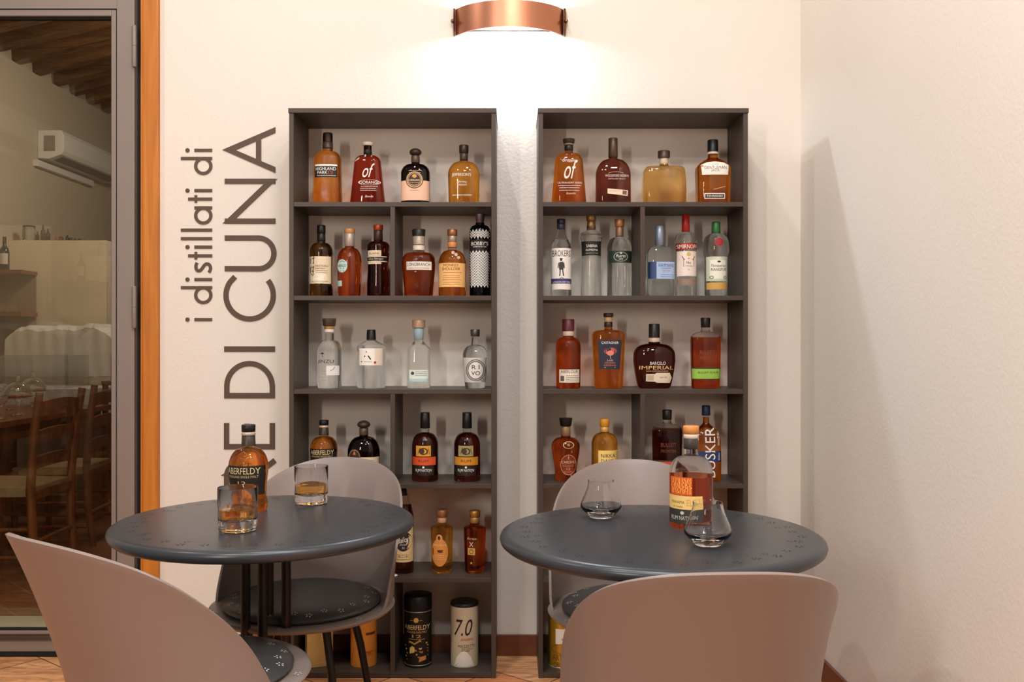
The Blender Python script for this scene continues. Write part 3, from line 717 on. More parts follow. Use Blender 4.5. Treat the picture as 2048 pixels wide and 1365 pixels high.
for cx_, sq, bd, desc in ((850.3, (212, 156, 62), (214, 84, 44), 'brown rum bottle with gold square over a bright orange band'), (934.1, (156, 146, 96), (204, 138, 42), 'brown rum bottle with greyish square over a mustard band, rightmost on fourth left shelf')):
    SB_(4, cx_, std(26.3, 892, 865, 8, 856, 4), G['dark'], desc, L_, fill=866,
    caps=[('cap', 825, 856.5, 9.2, 9.8, (26, 24, 24))],
    items=[('r', -16.2, 13.4, 889, 910, sq), ('r', -24.5, 22.5, 911.5, 927.5, bd), ('r', -22, 19, 928, 948, (34, 26, 22), 'lower_label'), ('ring', -1, 900, 9, 7, .7, (60, 44, 24)), ('o', -3, 900, 4, 5, (70, 46, 24)), ('l', [(-12, 905), (-8, 893), (-4, 905)], 1, (70, 52, 26)), ('l', [(6, 906), (9, 894), (11, 906)], 1, (70, 52, 26)),
           ('t', 'RUM', -1, 919, 20, 5, (110, 50, 24)), ('t', 'RUM NATION', -1, 937.5, 32, 5.4, WH), ('o', -1, 931.5, 2.2, 2.2, WH), ('l', [(-13, 942), (11, 942)], .9, WH)])
# ---- left unit, fifth shelf
SB_(5, 806.9, [(19, 1143.4), (20.4, 1139), (20.4, 1100), (20.4, 1060), (20, 1030), (16, 1012), (11.5, 1002), (9.5, 995), (8.5, 988)], G['dark'], 'dark spiced rum bottle with black disc on a cream label, beside the table edge', L_, fill=1012,
    caps=[('cap', 976.8, 991, 6.5, 7, K)],
    items=[('r', -20, 20, 1052, 1120.5, (228, 200, 148)), ('o', 2, 1079, 16.5, 20, (44, 40, 38)), ('t', 'Sailor', 2, 1076, 24, 11, WH, .4, 12), ('t', 'SPICED', 2, 1086, 14, 2.6, WH), ('t', '35', 2, 1092, 5, 3.4, WH)]+lines(-16, 17, [1106, 1110, 1115], .9, (120, 90, 54), 4)+[('l', [(-15, 1104), (-6, 1109), (8, 1109), (17, 1104)], 1, (90, 60, 34))])
SB_(5, 883.8, [(19, 1143.4), (20.4, 1139), (20.4, 1130), (21.6, 1100), (22.2, 1056), (21.4, 1053.4), (9, 1049), (8, 1046), (8, 1036)], G['gold'], 'short flat-shouldered golden bottle with long oval orange label', L_,
    caps=[('cap', 1019.5, 1033.5, 11.3, 10.8, (176, 118, 84), .5), ('neck_band', 1033.7, 1045, 8.7, 8.9, (218, 172, 132))],
    items=[('o', -3, 1101, 16.5, 28, (226, 146, 68)), ('o', -3.5, 1072, 6.2, 7, (226, 160, 88)), ('o', -4, 1072, 2.6, 4, (80, 44, 20)), ('t', 'Antica Riserva', -3, 1086, 27, 5, (242, 214, 168)), ('p', [(-8, 1096), (4, 1096), (2, 1101), (-6, 1101)], (84, 56, 40))]+lines(-16, 10, [1107, 1110.5, 1114], .8, (244, 214, 170)))
SB_(5, 949.4, [(18, 1143.4), (19.6, 1139), (20.2, 1128), (21.2, 1100), (22.2, 1057), (21.4, 1054.4), (10, 1050), (9, 1047), (9, 1036)], G['orange'], 'short flat-shouldered brown bottle marked XO, rightmost on the fifth left shelf', L_,
    caps=[('cap', 1021, 1033.5, 11.2, 10.8, (184, 134, 64), .7), ('neck_band', 1033.7, 1046, 9.6, 9.8, (176, 136, 76), .4)],
    items=[('t', 'Barrique', -5, 1074, 19, 6, (226, 190, 130), .5), ('t', 'X', -6, 1085, 8.5, 9.4, (230, 210, 180)), ('r', -13, 1.5, 1092.5, 1106, (216, 170, 92)), ('t', 'O', -5.8, 1099.3, 8, 9.6, (110, 60, 20)), ('o', -6, 1122, 2, 2, (214, 160, 84))])
# ---- right unit, top shelf
SB_(1, 1137.7, std(28, 326, 306, 8, 293, 1, wb=35, p=.9), G['amber'], 'wide honey-coloured decanter with dark cork and white script, leftmost on top right shelf', R_, k=.6, n=3,
    caps=[('stopper', 278.5, 287, 12, 11, (62, 48, 42), .2), ('stopper_neck', 287.2, 291, 9.6, 9, (150, 126, 104)), ('neck_band', 291.2, 301, 8.6, 8.8, (36, 32, 30))],
    items=[('t', 'Grappa', -1, 324.5, 26, 8, WH, .4), ('t', 'of', 3, 342, 27, 38, WH, .45), ('t', 'ULTRALIGHT AGED', 1, 368.8, 48, 3.4, WH), ('t', 'Bonollo', 3, 390, 19, 4, (226, 196, 160), .3)]+lines(-23, 24, [374.5, 379, 384], 1, WH, 5))
SB_(1, 1226.2, std(35, 352, 318, 8.5, 280, 1, wb=35.3, p=1.05), G['brown'], 'flat arch-shouldered bourbon bottle with long brown capsule and slanted strip label', R_, k=.5, n=3.2,
    caps=[('capsule', 277, 315.5, 9.2, 9.6, (92, 72, 56), .5)],
    items=[('t', 'WOODFORD RESERVE', 6, 354.5, 47, 4.4, (226, 206, 190)), ('t', 'DISTILLERS SELECT', 6, 360.8, 34, 2.4, (216, 196, 180)), ('l', arc(4, 352, 16, 5, 200, 340, 8), .8, (196, 150, 130)), ('p', [(-13, 380), (28, 383.4), (27, 394.8), (-13, 390)], (232, 206, 180)), ('p', [(17, 384), (25.5, 384.8), (25, 392.5), (16.5, 391.6)], (120, 84, 66))]+lines(-9, 13, [385], .8, (150, 110, 90)))
SB_(1, 1327.8, [(41, 411), (43.3, 405), (43.4, 385), (42.5, 360), (40.8, 343), (39.5, 339)]+[(36, 336), (14, 334), (9.5, 332), (8.6, 328), (8.6, 319)], G['pale'], 'squarish pale-gold decanter without label and with dark round stopper', R_, k=.6, n=4.5,
    caps=[('stopper', 302.5, 316.5, 12.2, 12, (82, 66, 58), .5), ('stopper_neck', 316.7, 332.5, 8.8, 8.8, (206, 186, 160))], items=[])
SB_(1, 1425.5, [(31.5, 411), (32.5, 407), (33, 380), (34.2, 345), (33.8, 337), (29, 330), (20, 323), (11.5, 318.6), (10, 314), (10, 306)], G['amber'], 'square-cut amber whiskey bottle with glossy black cap and white arched label', R_, k=.75, n=3.6,
    caps=[('cap', 280.5, 304.5, 10.4, 10.9, K), ('neck_label', 304.7, 309.5, 10.7, 10.9, (216, 204, 190))],
    items=[('p', [(-26, 354), (-28, 334), (-16, 328.8), (0, 326.6), (16, 328.8), (27, 334), (25, 354), (0, 354)], (236, 230, 220)), ('t', 'GENTLEMAN', 0, 339.6, 44, 6, K), ('t', 'JACK', 0, 346, 17, 5, K), ('t', "JACK DANIEL'S", 0, 333.2, 14, 2.4, K), ('l', [(-25, 350.5), (25, 350.5)], .6, K), ('l', [(-4, 383), (20, 377)], .9, (230, 176, 110)), ('r', -21.5, 19, 390.5, 401.5, WH), ('r', -20, 17.5, 392, 400, (70, 54, 44), 'label_panel'), ('t', 'TENNESSEE', -1.5, 396, 32, 4, WH)])
# ---- right unit, second shelf
SB_(2, 1122.2, std(20.4, 498, 460, 7.4, 452, 2, sh='s'), G['clear'], 'clear gin bottle with navy cap and white label showing a small suited man', R_, fill=480,
    caps=[('cap', 438.5, 448, 8.2, 8, (30, 30, 48)), ('neck_band', 448.2, 458, 8, 7.8, (44, 44, 66))],
    items=[('r', -19.8, 19.8, 498, 580, (236, 228, 222)), ('t', 'BROKERS', 0, 508.5, 36, 12, (34, 30, 30)), ('r', -19.9, 19.9, 558.4, 568.5, (66, 54, 112), 'label_band'), ('t', 'LONDON DRY GIN', 0, 565.5, 34, 3.4, WH), ('o', -1, 521, 2.4, 3, (48, 44, 46)), ('l', [(-4, 518.6), (2, 518.6)], 1.2, K),
           ('p', [(-4.6, 526), (3, 525), (4.8, 533), (3.4, 541), (-4.8, 541), (-5.6, 533)], (58, 54, 56)), ('l', [(-6, 527), (-7, 538)], 1.6, (58, 54, 56)), ('l', [(4.4, 527), (5.6, 538)], 1.6, (58, 54, 56)), ('l', [(-3, 540), (-3.4, 552), (-5, 553)], 2.3, (58, 54, 56)), ('l', [(2, 540), (3.4, 552), (5, 552)], 2.3, (58, 54, 56)), ('l', [(-4, 559), (0, 555.5), (4, 558)], .9, K)])
SB_(2, 1182.3, [(19.6, 593), (20.6, 589), (20, 570), (18.8, 530), (19.4, 495), (21, 480), (22.4, 477), (22.4, 474.5), (20.6, 472), (21.6, 470), (21.6, 467.6), (18, 464), (11, 461.5), (9, 459), (9, 452)], G['clear'], 'clear ridged gin bottle with gold-brown capsule and small black label', R_,
    caps=[('cap', 431, 442, 9.9, 9.6, (148, 112, 66), .6), ('capsule', 442.2, 460, 8.2, 8.6, (150, 116, 74), .6)],
    items=[('r', -20, 19, 484.5, 512.5, (28, 26, 25)), ('t', 'SABINA', 0, 493.5, 22, 5.6, WH), ('t', 'SUPREMA', 0, 501.6, 24, 3.8, WH)]+lines(-12, 12, [508], .8, (190, 184, 176)))
SB_(2, 1239, std(24.7, 498, 474, 8, 455, 2), G['clear'], 'clear fluted gin bottle with copper capsule and dark green label', R_, rib=(26, 480, 588),
    caps=[('cap', 438.6, 454, 10, 9, (186, 132, 88), .5), ('capsule', 454.2, 472.5, 6.6, 7, (206, 164, 130), .5)],
    items=[('r', -23, 23.3, 503.5, 527.5, (32, 44, 36)), ('ring', 0, 515.5, 14, 9.5, .92, (170, 176, 160)), ('t', 'Puerto', 0, 514, 20, 6, (216, 216, 200), .35), ('t', 'GIN', 0, 520, 8, 3.2, (216, 216, 200)), ('o', 0, 508.6, 2, 1.6, (200, 200, 180)), ('l', [(-22, 526), (22, 526)], .8, (170, 176, 160))])
SB_(2, 1319.2, [(25, 593), (27.5, 588), (27.5, 560), (27.5, 520), (27, 508), (24, 501)]+arcp(24, 501, 493, 9.4, 6)+[(8.4, 489), (8, 470)], G['clear'], 'chunky clear gin bottle with blue-silver capsule and wrapped pale blue label', R_, k=.85, n=3.6, yaw=.12,
    caps=[('capsule', 452, 491.5, 8.6, 9.2, (146, 156, 176), .5)],
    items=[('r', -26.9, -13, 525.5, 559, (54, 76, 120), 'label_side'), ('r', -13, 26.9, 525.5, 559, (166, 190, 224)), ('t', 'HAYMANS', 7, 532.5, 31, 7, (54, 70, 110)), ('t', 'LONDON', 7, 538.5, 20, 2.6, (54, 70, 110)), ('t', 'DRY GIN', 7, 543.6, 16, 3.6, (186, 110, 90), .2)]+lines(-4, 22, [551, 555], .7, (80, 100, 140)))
SB_(2, 1371.4, std(21.5, 480, 464, 7.4, 452, 2, edge=4), G['clear'], 'tall clear vodka bottle with red cap and red and cream labels', R_,
    caps=[('cap', 429, 463.5, 7.2, 7.8, (168, 34, 34))],
    items=[('p', [(-21, 488.5), (21, 487), (21, 499.5), (-21, 502.5)], (160, 44, 38)), ('t', 'SMIRNOFF', 0, 495, 40, 8, WH), ('r', -19.5, 19.5, 504.5, 553.5, (234, 218, 206)), ('o', 2, 510, 4.4, 4, (208, 176, 92)), ('l', [(-11, 514), (-7, 521), (2, 518.5), (11, 521), (15, 514)], 1.6, (168, 60, 52)), ('l', [(-8, 520), (-8, 534), (2, 541), (13, 534), (13, 520)], 1, (110, 84, 80)), ('t', 'No', 2, 527, 9, 4.6, (50, 44, 44)), ('t', 'TRIPLE', 2, 533.6, 14, 2.4, (110, 84, 80)), ('l', [(-14, 546), (14, 544)], .8, (176, 120, 104)),
           ('r', -19.5, 19.5, 559.3, 571.5, (146, 122, 108), 'silver_band')])
SB_(2, 1432, [(20, 593), (22.4, 589), (22.6, 570), (23, 520), (23.4, 514), (25.6, 508), (26, 498), (25, 488)]+arcp(25, 488, 467, 9, 8)+[(8, 464)], G['clear'], 'clear gin bottle with green cap, red seal and cream lime-bordered label', R_,
    caps=[('cap', 443.8, 467, 8.2, 8.8, (62, 128, 70), .3)],
    items=[('o', 1, 486.4, 8.4, 8.4, (160, 36, 42)), ('ring', 1, 486.4, 6.6, 6.6, .88, (120, 20, 28)), ('r', -21.6, 20.5, 515, 563.5, (196, 204, 178)), ('r', -16, 15.5, 520, 559, (234, 230, 216), 'label_panel'), ('p', [(-7, 519.5), (0, 516), (7, 519.5)], (234, 230, 216)), ('t', 'Tanqueray', 1, 533.5, 30, 6.4, (60, 56, 48), .3), ('t', 'RANGPUR', 1, 540.6, 30, 5.4, (60, 56, 48)), ('o', 1, 525, 3.4, 1.8, (50, 48, 42)), ('ring', -13, 556, 4, 3, .6, (110, 136, 90)), ('ring', 14, 556, 4, 3, .6, (110, 136, 90)),
           ('r', -21, 20, 566.5, 580, (206, 160, 84), 'gold_band')])
# ---- right unit, third shelf
SB_(3, 1136.6, std(25.3, 694, 674, 11, 664, 3, wb=24), G['orange'], 'reddish whisky bottle with burgundy cap and small white label, leftmost on third right shelf', R_,
    caps=[('cap', 638.6, 662, 12.2, 12.2, (92, 34, 40)), ('neck_label', 662.2, 672, 11.3, 11.3, (206, 178, 160))],
    items=[('r', -19, 21, 738.5, 764.5, (234, 222, 204)), ('t', 'ABERLOUR', 1, 742.6, 34, 5.6, (50, 36, 32)), ('l', [(-17, 747), (19, 747)], .8, (90, 70, 60)), ('r', -16.5, -9.5, 751, 761.5, (110, 90, 76), 'label_panel')]+lines(-6, 19, [750.5, 754, 757.5, 761], .9, (120, 96, 84)))
SB_(3, 1216.7, [(27.5, 775.6), (28.8, 771), (29.5, 755), (31, 720), (32.6, 685), (33, 671), (32, 668)]+arcp(32, 668, 659.5, 8.4, 7, .8)+[(7.6, 655), (7.6, 640)], G['amber'], 'tapering golden bottle with navy label picturing a small red tree', R_, k=.7, n=2.8,
    caps=[('stopper', 626.6, 634, 10.2, 9.8, (58, 44, 36)), ('cork', 634.2, 644, 8, 8.4, (196, 160, 116)), ('neck_label', 644.2, 654, 8.4, 8.6, (52, 42, 38))],
    items=[('p', [(-23.5, 680.5), (25, 680.5), (20.5, 738), (-19, 738)], (38, 40, 56)), ('t', 'CASTAGNER', 1, 685.5, 34, 4.6, WH), ('l', [(-20, 691), (22, 691)], .6, (200, 190, 176)), ('o', 1.5, 702, 12.5, 7, (196, 92, 76)), ('o', 1.5, 706, 7, 5, (226, 132, 108)), ('l', [(1.5, 706), (1.5, 716), (4, 718)], 1, (200, 150, 130)), ('t', 'Leon', 1, 720, 12, 4, (214, 176, 160), .3), ('t', 'GRAPPA', 1, 725.4, 21, 3.4, (206, 110, 84)), ('t', 'RISERVA', 1, 730.3, 24, 3.4, (206, 110, 84)), ('l', [(-10, 734.6), (12, 734.6)], .7, WH)])
SB_(3, 1308.4, [(29, 775.6), (33, 772), (36, 760), (39.5, 742), (42, 722), (41.6, 710)]+arcp(41.6, 710, 687, 12, 10, .95)+[(11, 682), (11, 677)], G['dark'], 'broad rounded dark rum decanter with black capsule and torn cream label', R_, k=.55, n=2.4,
    caps=[('cap', 647.6, 675.5, 10.8, 11.2, (34, 30, 28), .2), ('neck_label', 675.7, 684, 11.2, 11.4, (206, 178, 158))],
    items=[('t', 'BARCELÓ', 4, 725.4, 31, 7.4, WH), ('t', 'IMPERIAL', 2, 735, 68, 7, (238, 186, 120)), ('t', 'RON DOMINICANO', 3, 741.8, 43, 2.6, (226, 190, 150)), ('p', [(-19, 747.5), (-2, 747.5), (2, 745), (28, 745), (33, 755), (29, 765.5), (3, 765), (-2, 762.5), (-19, 762)], (232, 214, 188)), ('p', [(-17, 750), (-4, 750), (-4, 760.5), (-17, 760.5)], (196, 174, 146)), ('t', 'desde 1930', 15, 754, 14, 3, (90, 66, 50), .2), ('l', [(6, 760), (26, 760)], .7, (120, 96, 80))])
def bulleit(row, cx, gl, lab, lab_t, desc, yt, dark=False):
    yb_ = ROWY[row]; Y = lambda d: yb_-d
    prf = [(26.5, Y(.5)), (27.6, Y(4)), (29, Y(40)), (29.7, Y(80)), (29.7, Y(96))]+arcp(29.7, Y(97), Y(113), 10, 9, .9)+[(8.2, Y(116)), (8, Y(122))]
    return SB_(row, cx, prf, gl, desc, R_, k=.62, n=2.8, fill=Y(101),
      caps=[('cap', Y(140.5), Y(121), 9.6, 9, (36, 32, 30), .2)],
      items=[('r', -29, 29, Y(41.5), Y(18), lab), ('r', -29.2, 29.2, Y(41.5), Y(39), (60, 56, 34), 'label_edge'), ('r', -29.2, 29.2, Y(19), Y(17.5), (60, 56, 34), 'label_edge'), ('t', lab_t, 2, Y(31.5), 40, 3.6, (40, 44, 20)), ('t', 'BULLEIT', 0, Y(72), 30, 8, (118, 62, 40)), ('t', 'FRONTIER', 0, Y(60), 30, 6, (118, 62, 40))])
bulleit(3, 1410.9, G['orange'], (150, 190, 76), 'BULLEIT 95 RYE', 'flask-shaped amber whiskey bottle with lime green band label', 636)
# ---- right unit, fourth shelf
SB_(4, 1131.6, [(21, 960), (22.4, 955), (21.5, 940), (24, 925), (27.5, 905), (28.5, 893)]+arcp(28.5, 893, 874, 9.6, 9)+[(9, 868), (9, 856)], G['orange'], 'waisted amber whisky bottle with oval rust label and flared black stopper', R_,
    caps=[('stopper', 836, 852, 13.2, 11, (40, 34, 32), .3), ('neck_label', 852.2, 871.5, 9.2, 9.6, (150, 118, 88), .2)],
    items=[('ring', 4, 887.5, 11, 7, .86, (216, 176, 132)), ('t', 'W', 4, 887.5, 6, 4.4, (216, 176, 132)), ('o', 4, 927, 16.5, 21, (136, 52, 32)), ('ring', 4, 927, 16, 20.5, .94, (206, 150, 108)), ('t', 'CARDHU', 4, 921.5, 28, 5.4, (236, 210, 180)), ('t', '12', 4, 935, 7, 5, (236, 190, 150)), ('l', [(4, 909), (4, 916)], 1.4, (230, 190, 150))]+lines(-8, 15, [927.5, 930], .8, (220, 150, 110))+lines(-4, 12, [941], .8, (220, 150, 110)))
SB_(4, 1209, std(26, 888, 865, 8.4, 857, 4), G['gold'], 'yellow-gold whisky bottle with yellow cap and label of bold dark capitals', R_,
    caps=[('cap', 837.4, 853, 10, 9.2, (218, 150, 44)), ('neck_wrap', 853.2, 863.5, 8.6, 8.8, (226, 176, 96), .2)],
    items=[('r', -14.5, 25.5, 898.5, 945, (240, 204, 120)), ('t', 'NIKKA', 5, 908.8, 29, 7.2, (44, 36, 30)), ('t', 'DAYS', 3, 919.2, 24, 7.2, (44, 36, 30))])
bulleit(4, 1334.2, G['dark'], (206, 70, 34), 'BOURBON', 'flask-shaped dark amber whiskey bottle with orange-red band label', 817)
SB_(4, 1412, [(27.5, 960), (28.6, 956), (28.8, 920), (28, 880), (25.5, 866), (18, 858), (9, 849.5), (6.4, 846), (6, 842), (6, 834)], G['amber'], 'square amber whiskey bottle with navy cap and tall white sideways lettering', R_, k=.75, n=3.6,
    caps=[('cap', 811, 831, 8.2, 8.4, (34, 44, 84)), ],
    items=[('r', -27.5, 28, 900, 922, (40, 50, 100)), ('t', 'BUSKER', 4, 903, 98, 20, WH, 0., 90), ('t', 'THE', 20, 870, 10, 4, WH, 0., 90), ('t', 'SINGLE MALT', 21, 872, 34, 4, WH, 0., 90), ('t', 'IRISH', 22, 911, 14, 4, WH, 0., 90)])
# ---- boxes and tins on the bottom shelves
zb6 = SHZ[5]+.0004
def tin(cx, Yc, hw_, ytop, ybot, body, label, items, caps, group, cat='tin', name='whisky_tin', metal=0., rough=.4, part='tin_body', yaw=0.):
    pr = [(hw_, ybot-.4), (hw_, ybot-8)]+[(hw_, ybot-(ybot-ytop)*t) for t in (.3, .6, .9)]+[(hw_, ytop+.6)]
    m = mat('tin_%d_%d_%d' % body, body, rough, metal=metal)
    return bottle(cx, Yc, zb6, ybot, pr, None, label, group, caps=caps, items=items, name=name, cat=cat, metal_body=(m, part), yaw=yaw)
GD = (206, 160, 84)
s6 = F/3.40; yb6 = 683+(CH-zb6)*s6
gl = []
for pts, c in (([(-24, 1286), (-14, 1276), (-4, 1280), (6, 1274), (20, 1280)], (190, 140, 64)), ([(-22, 1292), (-8, 1287), (8, 1290), (22, 1284)], (214, 172, 96)), ([(-20, 1300), (-4, 1292), (10, 1297), (22, 1290)], (170, 120, 50)), ([(-22, 1306), (0, 1301), (22, 1296)], (206, 160, 84)), ([(-20, 1312), (4, 1306), (22, 1304)], (150, 104, 44))):
    gl.append(('l', pts, 3, c))
tin(836, 3.40, 27.5, 1198, yb6, (24, 20, 18), 'tall black and gold whisky tin standing on the bottom left shelf',
    [('t', 'ABERFELDY', 0, 1248, 50, 9, (230, 196, 130)), ('t', 'HIGHLAND SINGLE MALT', 0, 1257, 40, 4, GD), ('t', '12', 0, 1265, 18, 6, GD), ('o', -1, 1233.5, 5, 5, GD), ('l', [(-13, 1234), (-8, 1234)], .9, GD), ('l', [(6, 1234), (11, 1234)], .9, GD)]+lines(-16, 16, [1271], .9, GD)+gl+[('p', [(-14, 1300), (-4, 1296), (-4, 1288), (-9, 1284), (-14, 1289)], (226, 188, 110)), ('p', [(4, 1316), (18, 1312), (18, 1304), (6, 1306)], (200, 130, 60)), ('l', [(-24, 1320), (24, 1320)], 1, (206, 190, 160))],
    [('lid', 1188.4, 1217, 27.9, 27.9, (22, 19, 18), .3), ('lid_rim', 1217.2, 1219, 28.1, 28.1, (150, 140, 126), .7), ('base_rim', 1322, 1324, 28.0, 28.0, (150, 140, 126), .7)], 'packages on the bottom shelf of the left unit')
tin(929, 3.40, 27.6, 1207.5, yb6, (206, 190, 160), 'cream tube with dark lid and large handwritten numerals on the bottom left shelf',
    [('t', '7.0', -1, 1248, 36, 32, (44, 28, 20), .3), ('t', 'puntozero', 6, 1272, 24, 7, (200, 80, 56), .3), ('t', 'MAZZETTI', 5, 1284.5, 32, 5.4, (110, 90, 72)), ('t', "D'ALTAVILLA", 7, 1290, 22, 3, (110, 90, 72)), ('t', 'grappa', 3, 1294.5, 17, 3.6, (110, 90, 72), .3), ('p', [(-20, 1325), (-14, 1306), (-6, 1296), (0, 1293.5), (6, 1296), (14, 1306), (20, 1325)], (240, 234, 220))],
    [('lid', 1202.5, 1209, 27.9, 27.9, (30, 24, 22))], 'packages on the bottom shelf of the left unit', cat='tube', name='bottle_tube', part='tube_body')
tin(727.5, 3.40, 26, 1210, yb6, (226, 142, 58), 'orange cardboard bottle tube behind the chair legs on the bottom left shelf',
    [('l', [(-22, 1322), (-18, 1295), (-8, 1270), (2, 1250)], 1, (206, 120, 40)), ('t', 'RISERVA', 14, 1300, 10, 30, (196, 84, 30), 0., 90), ('r', 8, 24, 1259, 1264, (110, 58, 30), 'dark_band')],
    [('lid', 1204, 1211, 26.3, 26.3, (214, 128, 50))], 'packages on the bottom shelf of the left unit', cat='tube', name='bottle_tube', part='tube_body')
tin(1124, 3.40, 27.5, 1215, yb6, (196, 146, 44), 'golden gin tin with white paper label, half hidden behind the right rear chair',
    [('r', -14, 20, 1251, 1281, (232, 222, 206)), ('t', 'BEST', 4, 1271, 12, 3, (70, 60, 50)), ('t', 'ARTISAN', 0, 1307, 40, 12, (120, 74, 20)), ('t', 'ORGANIC', 0, 1322, 36, 10, (120, 74, 20)), ('ring', 2, 1290, 24, 10, .93, (120, 74, 20))],
    [('lid', 1208, 1216, 27.9, 27.9, (176, 134, 60), .5), ('base_rim', 1326, 1328.5, 27.9, 27.9, (206, 196, 170), .6)], 'packages on the bottom shelf of the right unit', metal=.55, rough=.3)
bx = empty('gift_box', PX(637, 0, 3.405)[:2]+(zb6,), .32); tag(bx, 'tall gold cardboard gift box left of the orange tube on the bottom shelf', 'box', 'packages on the bottom shelf of the left unit')
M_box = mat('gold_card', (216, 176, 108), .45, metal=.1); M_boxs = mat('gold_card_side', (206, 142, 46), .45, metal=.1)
MB().box(-.046, .046, -.046, .046, 0, .212).build('carton', M_box, bx, bevel=.001)
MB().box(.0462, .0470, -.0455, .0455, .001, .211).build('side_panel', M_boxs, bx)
m = MB()
for p in ([(-.045, .205), (.03, .004)], [(.03, .004), (.045, .03)]):
    v, f = ribbon(p, .0009); m.add([(x, -.0467, z) for x, z in v], f)
v, f, _ = text_mesh('RISERVA'); m.add([(x*.026, -.0467, .016+z*.005) for x, z in v], f)
m.build('embossing', mat('gold_line', (236, 206, 150), .4), bx)
MB().box(.004, .034, -.0469, -.0463, .095, .125).build('window_print', mat('pale_gold', (232, 204, 150), .4), bx)
# small white crumpled tag on the fifth shelf
m = MB(); m.lathe([(.002, 0), (.006, .001), (.007, .004), (.004, .007), (.0005, .008)], 12, mod=lambda a, z: 1+.25*math.sin(3*a+z*400))
tag(m.build('paper_scrap', paper((230, 226, 222)), None, smooth=True, loc=PX(791, 0, 3.325)[:2]+(SHZ[4]+.0004,)), 'tiny crumpled white scrap at the front edge of the fifth left shelf', 'paper')
# ------------------------------------------------------------------ cafe tables
ZT_ = .74
def flower(cx, cy, rad, z, b, mi, size=.0038, rot=0., n=5):
    for k in range(n):
        a = 2*math.pi*k/n+rot; px, py = cx+rad*math.cos(a), cy+rad*math.sin(a)
        vs = []
        for i in range(8):
            t = 2*math.pi*i/8; u, v = size*math.cos(t), size*.55*math.sin(t)
            X_, Y_ = px+u*math.cos(a)-v*math.sin(a), py+u*math.sin(a)+v*math.cos(a)
            vs.append((X_, Y_, z(X_, Y_) if callable(z) else z))
        b.add(vs, [tuple(range(8))], mi)
def make_table(x, y, rad, label):
    r = empty('cafe_table', (x, y, 0)); tag(r, label, 'table', 'round cafe tables')
    pr = [(rad-.055, -.010), (rad-.022, -.030), (rad-.010, -.030), (rad-.003, -.024), (rad, -.015), (rad-.003, -.006), (rad-.011, -.0012), (rad-.02, 0), (rad*.5, 0), (.002, 0)]
    pr = [(.002, -.012)]+pr
    b = MB(); b.lathe(pr, 128)
    nf = 36
    for i in range(nf):
        a = 2*math.pi*i/nf; q = rad-.062+(.006 if i % 2 else -.004)
        flower(q*math.cos(a), q*math.sin(a), .0082, .0004, b, 1, .0030, a)
    for i in range(12):
        a = 2*math.pi*(i+.3)/12; q = rad-.085
        flower(q*math.cos(a), q*math.sin(a), .006, .0004, b, 1, .0022, a)
    b.build('tabletop', [M_table, M_dotd], r, smooth=True, loc=(0, 0, ZT_), angle=60)
    for i in range(4):
        a = R(90*i+6); px, py = .052*math.cos(a), .052*math.sin(a)
        b = MB(); b.tube([(px, py, .022), (px, py, ZT_-.034)], .0125, 16)
        b.build('column', M_leg, r, smooth=True)
    b = MB(); b.lathe([(.07, ZT_-.034), (.085, ZT_-.030), (.085, ZT_-.0125), (.02, ZT_-.0125)], 32); b.build('mounting_plate', M_leg, r, smooth=True)
    b = MB(); b.lathe([(.215, .0), (.22, .004), (.22, .012), (.20, .018), (.06, .022), (.002, .022)], 64); b.build('base', M_leg, r, smooth=True)
    return r
TX1, TY1, TX2, TY2 = -.645, 2.424, .360, 2.257
make_table(TX1, TY1, .386, 'round dark grey cafe table nearer the glass door')
make_table(TX2, TY2, .390, 'round dark grey cafe table nearer the right-hand wall')

